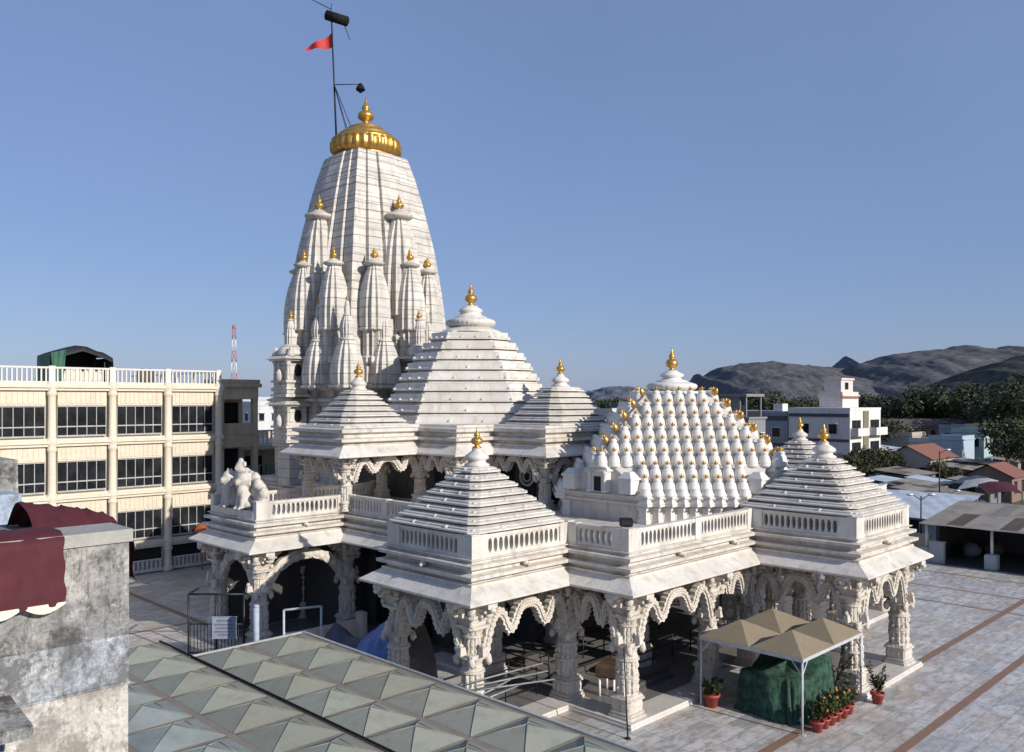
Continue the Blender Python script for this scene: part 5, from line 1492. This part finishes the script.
def house(name, px, D, we, ww, h, key, col, label, roof='flat', floors=None, nw=3, cat='house', group=None, rcol=None):
    e, w = at(px, D)
    o = thing(name, label, cat, (e, w, 0), 0, group)
    b = MB(); b.box(0, we, 0, ww, 0, h); b.build('wall', wallm(key, col), o, True)
    if roof == 'flat':
        b = MB(); b.sweep(rect(0,we,0,ww), [(.12,h+.004),(.12,h+.16),(-.1,h+.16),(-.1,h+.12)], 0, True, True); b.box(.0,we,.0,.14,h+.162,h+.75); b.box(0,.14,.141,ww,h+.162,h+.75); b.box(we-.14,we,.141,ww,h+.162,h+.75)
        b.build('roof', wallm(key, col), o, True)
    elif roof == 'gable':
        b = MB(); rh = ww*.28
        b.add([(-.4,-.5,h-.1),(we+.4,-.5,h-.1),(we+.4,ww/2,h+rh),(-.4,ww/2,h+rh),(-.4,ww+.5,h-.1),(we+.4,ww+.5,h-.1)], [(0,1,2,3),(3,2,5,4)])
        b.build('roof', rcol or M['redtile'], o, True)
        b = MB(); b.add([(0,0,h),(0,ww,h),(0,ww/2,h+rh-.12),(we,0,h),(we,ww,h),(we,ww/2,h+rh-.12)], [(0,2,1),(3,4,5)]); b.build('gable', wallm(key, col), o, True)
    else:
        b = MB(); b.add([(-.5,-.5,h-.05),(we+.5,-.5,h-.05),(we+.5,ww+.5,h+ww*.12),(-.5,ww+.5,h+ww*.12)], [(0,1,2,3)]); b.build('roof', rcol or M['tin_rust'], o, True)
    fl = floors or max(1, int(h/3.1))
    for k in range(fl):
        z = 1.0+k*(h/fl)
        for q in range(nw):
            c = we*(q+.5)/nw; f = MB(); f.box(c-.62,c+.62,-.09,-.002,z-.1,z); f.box(c-.62,c+.62,-.32,-.002,z+1.35,z+1.43); f.box(c-.62,c-.5,-.05,-.002,z,z+1.35); f.box(c+.5,c+.62,-.05,-.002,z,z+1.35); wd = f.build('window', wallm(key, col), o, True)
            p = MB(); p.box(c-.5,c+.5,-.03,-.004,z,z+1.3); p.build('pane', M['pane'], wd, True)
            c = ww*(q+.5)/nw; f = MB(); f.box(-.09,-.002,c-.62,c+.62,z-.1,z); f.box(-.32,-.002,c-.62,c+.62,z+1.35,z+1.43); f.box(-.05,-.002,c-.62,c-.5,z,z+1.35); f.box(-.05,-.002,c+.5,c+.62,z,z+1.35); wd = f.build('window', wallm(key, col), o, True)
            p = MB(); p.box(-.03,-.004,c-.5,c+.5,z,z+1.3); p.build('pane', M['pane'], wd, True)
    return o
# arcade
e, w = at(893, 178)
AB = thing('arcade_building', 'old long two storey building with arched openings below the trees', 'building', (e, w, 0), R(-30))
b = MB(); b.box(-6, 26, 0, 8, 0, 6.2); b.box(-6.2,26.2,-.4,8,6.2,6.5); b.box(-6,26,-.3,-.01,3.0,3.25); b.build('wall', wallm('oldstone', (.24,.20,.16)), AB, True)
b = MB(); b.add([(-6.3,-.6,6.5),(26.3,-.6,6.5),(26.3,4,8.0),(-6.3,4,8.0),(-6.3,8.4,6.5),(26.3,8.4,6.5)], [(0,1,2,3),(3,2,5,4)]); b.build('roof', plain('old_dark_roof', (.085,.075,.065), .9), AB, True)
for z in (.3, 3.5):
    for k in range(13):
        x = -4.8+2.45*k; m_ = MB(); vs = [(x-.7,-.02,z),(x+.7,-.02,z)]+[(x+.7*math.cos(math.pi*i/8),-.02,z+1.5+.7*math.sin(math.pi*i/8)) for i in range(9)]
        m_.add(vs, [tuple(range(len(vs)))]); m_.build('arch_opening', M['dark'], AB, True)
house('house', 884, 150, 7, 6, 3.4, 'paleblue', (.42,.47,.52), 'low pale blue house with tin roof beside the white tower block', 'tin', rcol=M['tin_blue'])
house('house', 905, 138, 5, 5, 3.0, 'paleblue2', (.50,.54,.58), 'small pale shed left of the red tiled roof', 'tin', rcol=M['tin_blue'], nw=2)
house('house', 931, 122, 10, 6.5, 3.6, 'cream2', (.50,.44,.36), 'house under a red tiled gable roof', 'gable')
house('house', 962, 135, 6, 5, 5.6, 'skyblue', (.36,.44,.52), 'two storey pale blue house right of the red tiled roof', 'flat', nw=2)
house('house', 984, 140, 4.5, 5, 6.6, 'mint', (.34,.44,.42), 'narrow mint green house beside the pale blue one', 'flat', nw=2)
house('house', 1002, 150, 5, 6, 7.0, 'ochre', (.40,.36,.24), 'ochre house at the right edge under the trees', 'flat', nw=2)
house('house', 915, 105, 7, 4.5, 2.7, 'brown', (.20,.15,.11), 'low brown hut with rusty roof before the red tiled house', 'tin', nw=2)
house('house', 975, 112, 5, 5, 2.8, 'brown2', (.24,.18,.14), 'low hut with patched roof below the pale blue house', 'tin', nw=2)
house('house', 1012, 100, 6, 5, 3.0, 'brown3', (.22,.15,.12), 'dark hut under a brown roof at the right edge', 'gable', nw=2)
house('house', 990, 95, 4, 4, 2.6, 'slate', (.18,.19,.21), 'slate grey stall behind the tin shed', 'tin', nw=1)
house('house', 745, 118, 6, 6, 4.6, 'rust', (.30,.22,.16), 'small brown house in front of the grey wing', 'flat', nw=2)
house('house', 702, 160, 8, 7, 8.0, 'tanblk', (.42,.36,.30), 'tan block just right of the bell roof shoulder', 'flat', nw=3)
house('house', 612, 170, 10, 8, 9.6, 'bwhite', (.55,.55,.53), 'white flat roofed block beyond the front small roof', 'flat', nw=4)
house('house', 640, 185, 9, 8, 10.5, 'dkroof', (.16,.15,.15), 'dark block left of the bell roof apex', 'flat', nw=3)
house('house', 255, 150, 10, 8, 11.0, 'bwhite2', (.60,.60,.60), 'white block seen between annex and spire', 'flat', nw=4)
house('house', 238, 200, 12, 9, 12.0, 'bwhite3', (.50,.52,.54), 'grey white block far behind the annex', 'flat', nw=4)
house('house', 268, 110, 6, 6, 7.2, 'cream3', (.55,.48,.36), 'cream house with verandas behind the spire base', 'flat', nw=2)
rgh = random.Random(33)
for (px, D, we, ww, h, col, roof, lab) in (
    (888, 128, 5, 5, 3.2, (.46,.44,.40), 'flat', 'small cream house behind the bushes at the foot of the tower block'),
    (912, 160, 7, 6, 5.2, (.40,.36,.30), 'flat', 'beige two storey house before the arcade, left part'),
    (944, 152, 6, 6, 4.4, (.48,.46,.43), 'flat', 'white house before the arcade behind the red tiled roof'),
    (972, 165, 7, 6, 6.4, (.34,.37,.40), 'flat', 'tall grey house behind the two storey pale blue house'),
    (996, 118, 4, 4, 3.0, (.40,.33,.24), 'tin', 'ochre shack with tin roof before the mint house'),
    (1014, 180, 8, 7, 7.5, (.50,.47,.42), 'flat', 'pale block among the trees at the right edge'),
    (926, 88, 4, 3.2, 2.5, (.30,.28,.25), 'tin', 'grey stall just beyond the pale tin roof'),
    (965, 84, 4, 3.2, 2.5, (.22,.17,.13), 'tin', 'brown stall between the pale tin roof and the market sheets'),
    (718, 135, 5, 5, 7.2, (.46,.40,.34), 'flat', 'buff house close right of the bell roof shoulder'),
    (770, 112, 6, 5, 4.2, (.33,.27,.21), 'tin', 'low brown house with tin roof before the grey wing'),
    (664, 210, 9, 8, 12.6, (.52,.50,.47), 'flat', 'pale far block left of the bell roof apex'),
    (985, 205, 9, 7, 8.8, (.44,.42,.38), 'flat', 'faded far block rising out of the dark grove')):
    house('house', px, D, we, ww, h, 'hx%d' % rgh.randint(0, 9999), col, lab, roof, nw=2)
# big pale tin roof
TR = thing('tin_hall', 'large hall under a pale blue white tin roof behind the right porch', 'shed', (78, 30, 0))
b = MB(); b.box(75.8, 82, 24.6, 33.5, 0, 2.0); b.build('wall', wallm('paleblue', (.42,.47,.52)), TR)
b = MB(); vs = []
for i in range(21):
    for j in range(11): vs.append((75.2+7.5*i/20, 24.2+9.8*j/10, 2.05+1.5*i/20+.05*math.sin(i*1.3+j*2)))
b.add(vs, [(i*11+j, (i+1)*11+j, (i+1)*11+j+1, i*11+j+1) for i in range(20) for j in range(10)]); b.build('roof', M['tin_blue'], TR)
m_ = MB(); m_.box(75.74,75.79,27,29.5,.1,1.8); m_.build('door', M['dark'], TR)
# more roofs crowding the lane
rgt = random.Random(21)
hl = ['low shack with grey sheet roof just behind the pale tin roof, left end','low shack with rusty roof just behind the pale tin roof, middle','low shack with pale sheet roof just behind the pale tin roof, right end','brown shack under dark roof in front of the mint house','shack with pale patched roof left of the hut with patched roof','tiny blue washed shack near the tall dark pole','shack under rusty sheets beyond the market sheets','grey shack at the foot of the ochre house']
for (px, D), l in zip(((900,98),(918,95),(938,94),(988,122),(955,118),(946,100),(1005,112),(1018,135)), hl):
    c = rgt.choice([(.16,.13,.10),(.24,.22,.20),(.20,.24,.28),(.28,.23,.17)])
    house('shack', px, D, rgt.uniform(3.5,6), rgt.uniform(3,4.5), rgt.uniform(2.2,3.0), 'sh%d' % rgt.randint(0, 3), c, l, 'tin', nw=1, rcol=rgt.choice([M['tin_rust'], M['tin_blue'], M['greydk'] if 'greydk' in M else M['tin_rust']]), cat='shack')
# leaning sheets and tarps among the huts
for k, (px, D, c, l) in enumerate(((965,96,'greytarp','grey sheet tarpaulin slung over a stall, left of three'),(978,92,'tin','pale patched sheet over a stall, middle of three'),(1000,88,'maroon','dark red tarpaulin over a stall, right of three'))):
    e, w = at(px, D); o = thing('market_stall', l, 'stall', (e, w, 0), R(-20+25*k), 'stalls behind the tin shed')
    drape(10,6, lambda u,v: (-2+4*u, -1.6+3.2*v, 2.6+.7*u+.2*math.sin(v*4)+.1*mnoise.noise(Vector((u*5,v*5,k)))),0,0).build('sheet', M[c] if c in M else plain('pale_sheet', (.45,.44,.40)), o, True)
    for x in (-1.9,1.9):
        for y in (-1.5,1.5): m_ = MB(); m_.tube((x,y,0),(x,y,2.6 if x < 0 else 3.2),.06,None,6); m_.build('pole', M['bark'], o, True)
    m_ = MB(); m_.ball((0,0,.6),.9,1.4,1,.8,10,6,jit=.3,seed=k); m_.build('goods', M['inner'], o, True)
# poles and lamps
def lamp(px, D, h, label, heads=2):
    e, w = at(px, D); o = thing('street_lamp', label, 'street lamp', (e, w, 0), R(-45))
    m_ = MB(); m_.tube((0,0,0),(0,0,h),.09,.05,8); m_.build('pole', M['iron'], o, True)
    for s in ((-1,1) if heads == 2 else (1,)):
        m_ = MB(); m_.tube((0,0,h-.3),(.7*s,0,h+.15),.03,None,6); m_.build('arm', M['iron'], o, True)
        m_ = MB(); m_.ball((.85*s,0,h+.12),.2,1.5,.8,.6,10,6); m_.build('lamp_head', M['steel'], o, True)
lamp(921, 66, 4.6, 'short twin headed lamp post in front of the pale tin roof')
lamp(939.5, 84, 7.0, 'tall dark pole with small lamp beside the pale tin roof', 1)
lamp(949, 82, 3.2, 'short lamp post right of the tall dark pole', 1)
e, w = at(234, 330)
MT = thing('radio_mast', 'red and white lattice radio mast far behind the hostel', 'mast', (e, w, 0))
for k in range(9):
    z0_, z1_ = k*4.4, k*4.4+4.4; r0, r1 = 2.0-1.25*k/9, 2.0-1.25*(k+1)/9
    m_ = MB()
    for q in range(4):
        a0, a1 = math.pi/2*q+.3, math.pi/2*(q+1)+.3
        m_.tube((r0*math.cos(a0),r0*math.sin(a0),z0_),(r1*math.cos(a0),r1*math.sin(a0),z1_),.14,None,5)
        m_.tube((r0*math.cos(a0),r0*math.sin(a0),z0_),(r1*math.cos(a1),r1*math.sin(a1),z1_),.08,None,4)
        m_.tube((r1*math.cos(a0),r1*math.sin(a0),z1_),(r1*math.cos(a1),r1*math.sin(a1),z1_),.08,None,4)
    m_.build('mast_section', M['mastred'] if k % 2 == 0 else M['whitepaint'], MT, True)
m_ = MB(); m_.lathe((0,0,39.5), [(.7,0),(.75,.3),(.5,1.2),(.1,1.6)], 10); m_.build('beacon', M['mastred'], MT, True)

# ------------------------------------------------------------------ trees
def tree_meshes(seed, R_, h, n, leafm, ls):
    rg = random.Random(seed)
    tr = MB(); tr.tube((0,0,0),(.15,.1,h*.42),.32,.22,8)
    cl = []
    for k in range(11):
        a = rg.random()*6.28; rr = R_*(.25+.65*rg.random()); z = h*(.42+.5*rg.random())
        c = Vector((math.cos(a)*rr, math.sin(a)*rr, z)); cl.append((c, R_*(.32+.26*rg.random())))
        tr.tube((.15,.1,h*(.28+.14*rg.random())), c, .13, .03, 5)
    cl.append((Vector((0,0,h*.86)), R_*.45))
    lf = MB()
    for c, r in cl:
        for i in range(n):
            d = Vector((rg.gauss(0,1), rg.gauss(0,1), rg.gauss(0,.8))).normalized()
            p = c+d*(r*(.55+.5*rg.random()))
            nrm = (d+Vector((rg.uniform(-.7,.7), rg.uniform(-.7,.7), rg.uniform(-.2,.9)))).normalized()
            u = nrm.orthogonal().normalized()*ls*(.6+.8*rg.random()); v = nrm.cross(u)*(.5+.4*rg.random())
            lf.add([p-u, p-v*.8, p+u, p+v*.8], [(0,1,2,3)])
    return tr.mesh('trunk', [M['bark']]), lf.mesh('crown', [leafm])
TM = [tree_meshes(1, 4.2, 11, 170, M['leaf'], .34), tree_meshes(2, 5.0, 12.5, 190, M['leaf'], .36), tree_meshes(3, 3.4, 9, 150, M['leaf2'], .30), tree_meshes(4, 4.6, 10, 170, M['leaf'], .36), tree_meshes(5, 2.6, 6.5, 110, M['leaf2'], .24)]
KINDL = ['broad dark green tree', 'tall dense dark tree', 'sparse olive tree', 'wide spreading dark tree', 'small bushy olive tree']
def put_tree(px, D, k, s, where):
    e, w = at(px, D)
    o = thing('tree', KINDL[k]+' '+where, 'tree', (e, w, 0), random.random()*6.28, 'trees of the town')
    for me, nm in zip(TM[k], ('trunk', 'crown')):
        c = bpy.data.objects.new(nm, me); COL.objects.link(c); c.parent = o
    if D > 150: s *= 1.12
    o.scale = (s, s, s*(.9+.2*random.random()))
tl = [(884,205,1,1.0,'at the left end of the dark grove'),(900,215,3,1.05,'second from the left in the dark grove'),(916,195,1,1.15,'with the highest crown of the dark grove'),(931,225,0,1.1,'behind the arcade roof middle'),
      (945,200,3,1.1,'above the right end of the arcade'),(960,215,1,1.0,'above the pale blue house'),(975,190,0,1.15,'above the mint house'),(990,180,1,1.1,'above the ochre house'),(1006,170,3,1.2,'leaning over the ochre house roof'),
      (1020,160,1,1.25,'at the right edge of the picture'),(1008,128,0,.9,'in front of the ochre house'),(1022,118,2,.9,'beside the dark hut at the right edge'),(858,118,4,.85,'at the foot of the white tower block'),(868,112,4,.8,'before the white block balconies'),
      (850,110,2,.55,'peeping over the right porch roof'),(876,122,2,.6,'between the white block and the pale house'),(880,165,3,.8,'behind the low pale house'),(725,190,3,1.0,'behind the tan block'),(742,205,1,.95,'behind the penthouse, left side'),
      (765,195,0,1.1,'behind the penthouse, right side'),(778,200,3,1.0,'behind the long grey wing'),(800,215,1,.9,'behind the grey wing left of the stair tower'),(816,225,2,1.1,'close left of the stair tower'),(868,230,0,1.0,'close right of the stair tower'),
      (655,230,1,.9,'behind the dark block left of the bell roof'),(625,240,0,1.0,'behind the white block by the front roof'),(600,250,3,1.0,'beyond the mandapa roof edge'),(690,220,0,.95,'behind the bell roof shoulder'),(708,235,3,1.0,'right of the bell roof apex'),
      (940,112,4,.6,'beside the red tiled house'),(957,104,4,.6,'before the leaning market sheets'),(893,125,4,.7,'by the low pale shed')]
for a in tl: put_tree(*a)
# far wood as one mass
rg = random.Random(9); lf = MB()
for k in range(520):
    px = rg.uniform(560, 1180) if k % 5 else rg.uniform(-100, 560); D = rg.uniform(240, 900); e, w = at(px, D); h = rg.uniform(7, 13); r = rg.uniform(3, 6)
    for i in range(42):
        d = Vector((rg.gauss(0,1), rg.gauss(0,1), rg.gauss(0,.8))).normalized(); p = Vector((e, w, h*.6))+Vector((d.x*r, d.y*r, d.z*h*.45))
        nrm = (d+Vector((rg.uniform(-.6,.6), rg.uniform(-.6,.6), rg.uniform(0,.8)))).normalized(); u = nrm.orthogonal().normalized()*rg.uniform(.8,1.6); v = nrm.cross(u)*.7
        lf.add([p-u, p-v, p+u, p+v], [(0,1,2,3)])
tag(lf.build('distant_wood', M['leaf']), 'dark wooded plain beyond the town', 'wood', kind='stuff')

# ------------------------------------------------------------------ hills
def hill(sky_, D, depth, mat, seed, rough=.12):
    sky_ = sorted(sky_); n = 150; m = 44
    x0_, x1_ = sky_[0][0], sky_[-1][0]; vs = []
    def prof(px):
        for (a, ya), (c, yc) in zip(sky_[:-1], sky_[1:]):
            if px <= c:
                t = (px-a)/(c-a); t = t*t*(3-2*t); return ya+(yc-ya)*t
        return sky_[-1][1]
    for i in range(n+1):
        px = x0_+(x1_-x0_)*i/n
        zt = CAMZ+(400-prof(px))*D/857
        for j in range(m+1):
            t = j/m*1.6-1.0   # -1 near foot, 0 crest, .6 back
            dd = D+t*depth
            X = (px-512)/857*D
            f = max(0, 1-abs(t)**1.25) if t < 0 else max(0, 1-(t/.6)**1.5)
            p = Vector((px*.02, t*3, seed))
            nz = mnoise.fractal(Vector((X*.004, dd*.004, seed)), .9, 2.2, 6)
            rid = 1-abs(mnoise.noise(Vector((X*.006, dd*.0025, seed+5))))
            edge = 1-f
            z = zt*f*(1+(.22*nz+.20*(rid-.75))*(.12+edge)) + (mnoise.noise(Vector((X*.012, dd*.012, seed)))*D*.0018 + mnoise.noise(Vector((X*.035, dd*.018, seed)))*D*.0014 + mnoise.noise(Vector((X*.09, dd*.04, seed)))*D*.0005)*(f > .02)
            vs.append(((dd+X)/S2, (dd-X)/S2, z*(1 if f > 0 else 0)-.5))
    b = MB(); b.add(vs, [(i*(m+1)+j, (i+1)*(m+1)+j, (i+1)*(m+1)+j+1, i*(m+1)+j+1) for i in range(n) for j in range(m)], 0, False)
    tag(b.build('hill', mat), kind='structure')
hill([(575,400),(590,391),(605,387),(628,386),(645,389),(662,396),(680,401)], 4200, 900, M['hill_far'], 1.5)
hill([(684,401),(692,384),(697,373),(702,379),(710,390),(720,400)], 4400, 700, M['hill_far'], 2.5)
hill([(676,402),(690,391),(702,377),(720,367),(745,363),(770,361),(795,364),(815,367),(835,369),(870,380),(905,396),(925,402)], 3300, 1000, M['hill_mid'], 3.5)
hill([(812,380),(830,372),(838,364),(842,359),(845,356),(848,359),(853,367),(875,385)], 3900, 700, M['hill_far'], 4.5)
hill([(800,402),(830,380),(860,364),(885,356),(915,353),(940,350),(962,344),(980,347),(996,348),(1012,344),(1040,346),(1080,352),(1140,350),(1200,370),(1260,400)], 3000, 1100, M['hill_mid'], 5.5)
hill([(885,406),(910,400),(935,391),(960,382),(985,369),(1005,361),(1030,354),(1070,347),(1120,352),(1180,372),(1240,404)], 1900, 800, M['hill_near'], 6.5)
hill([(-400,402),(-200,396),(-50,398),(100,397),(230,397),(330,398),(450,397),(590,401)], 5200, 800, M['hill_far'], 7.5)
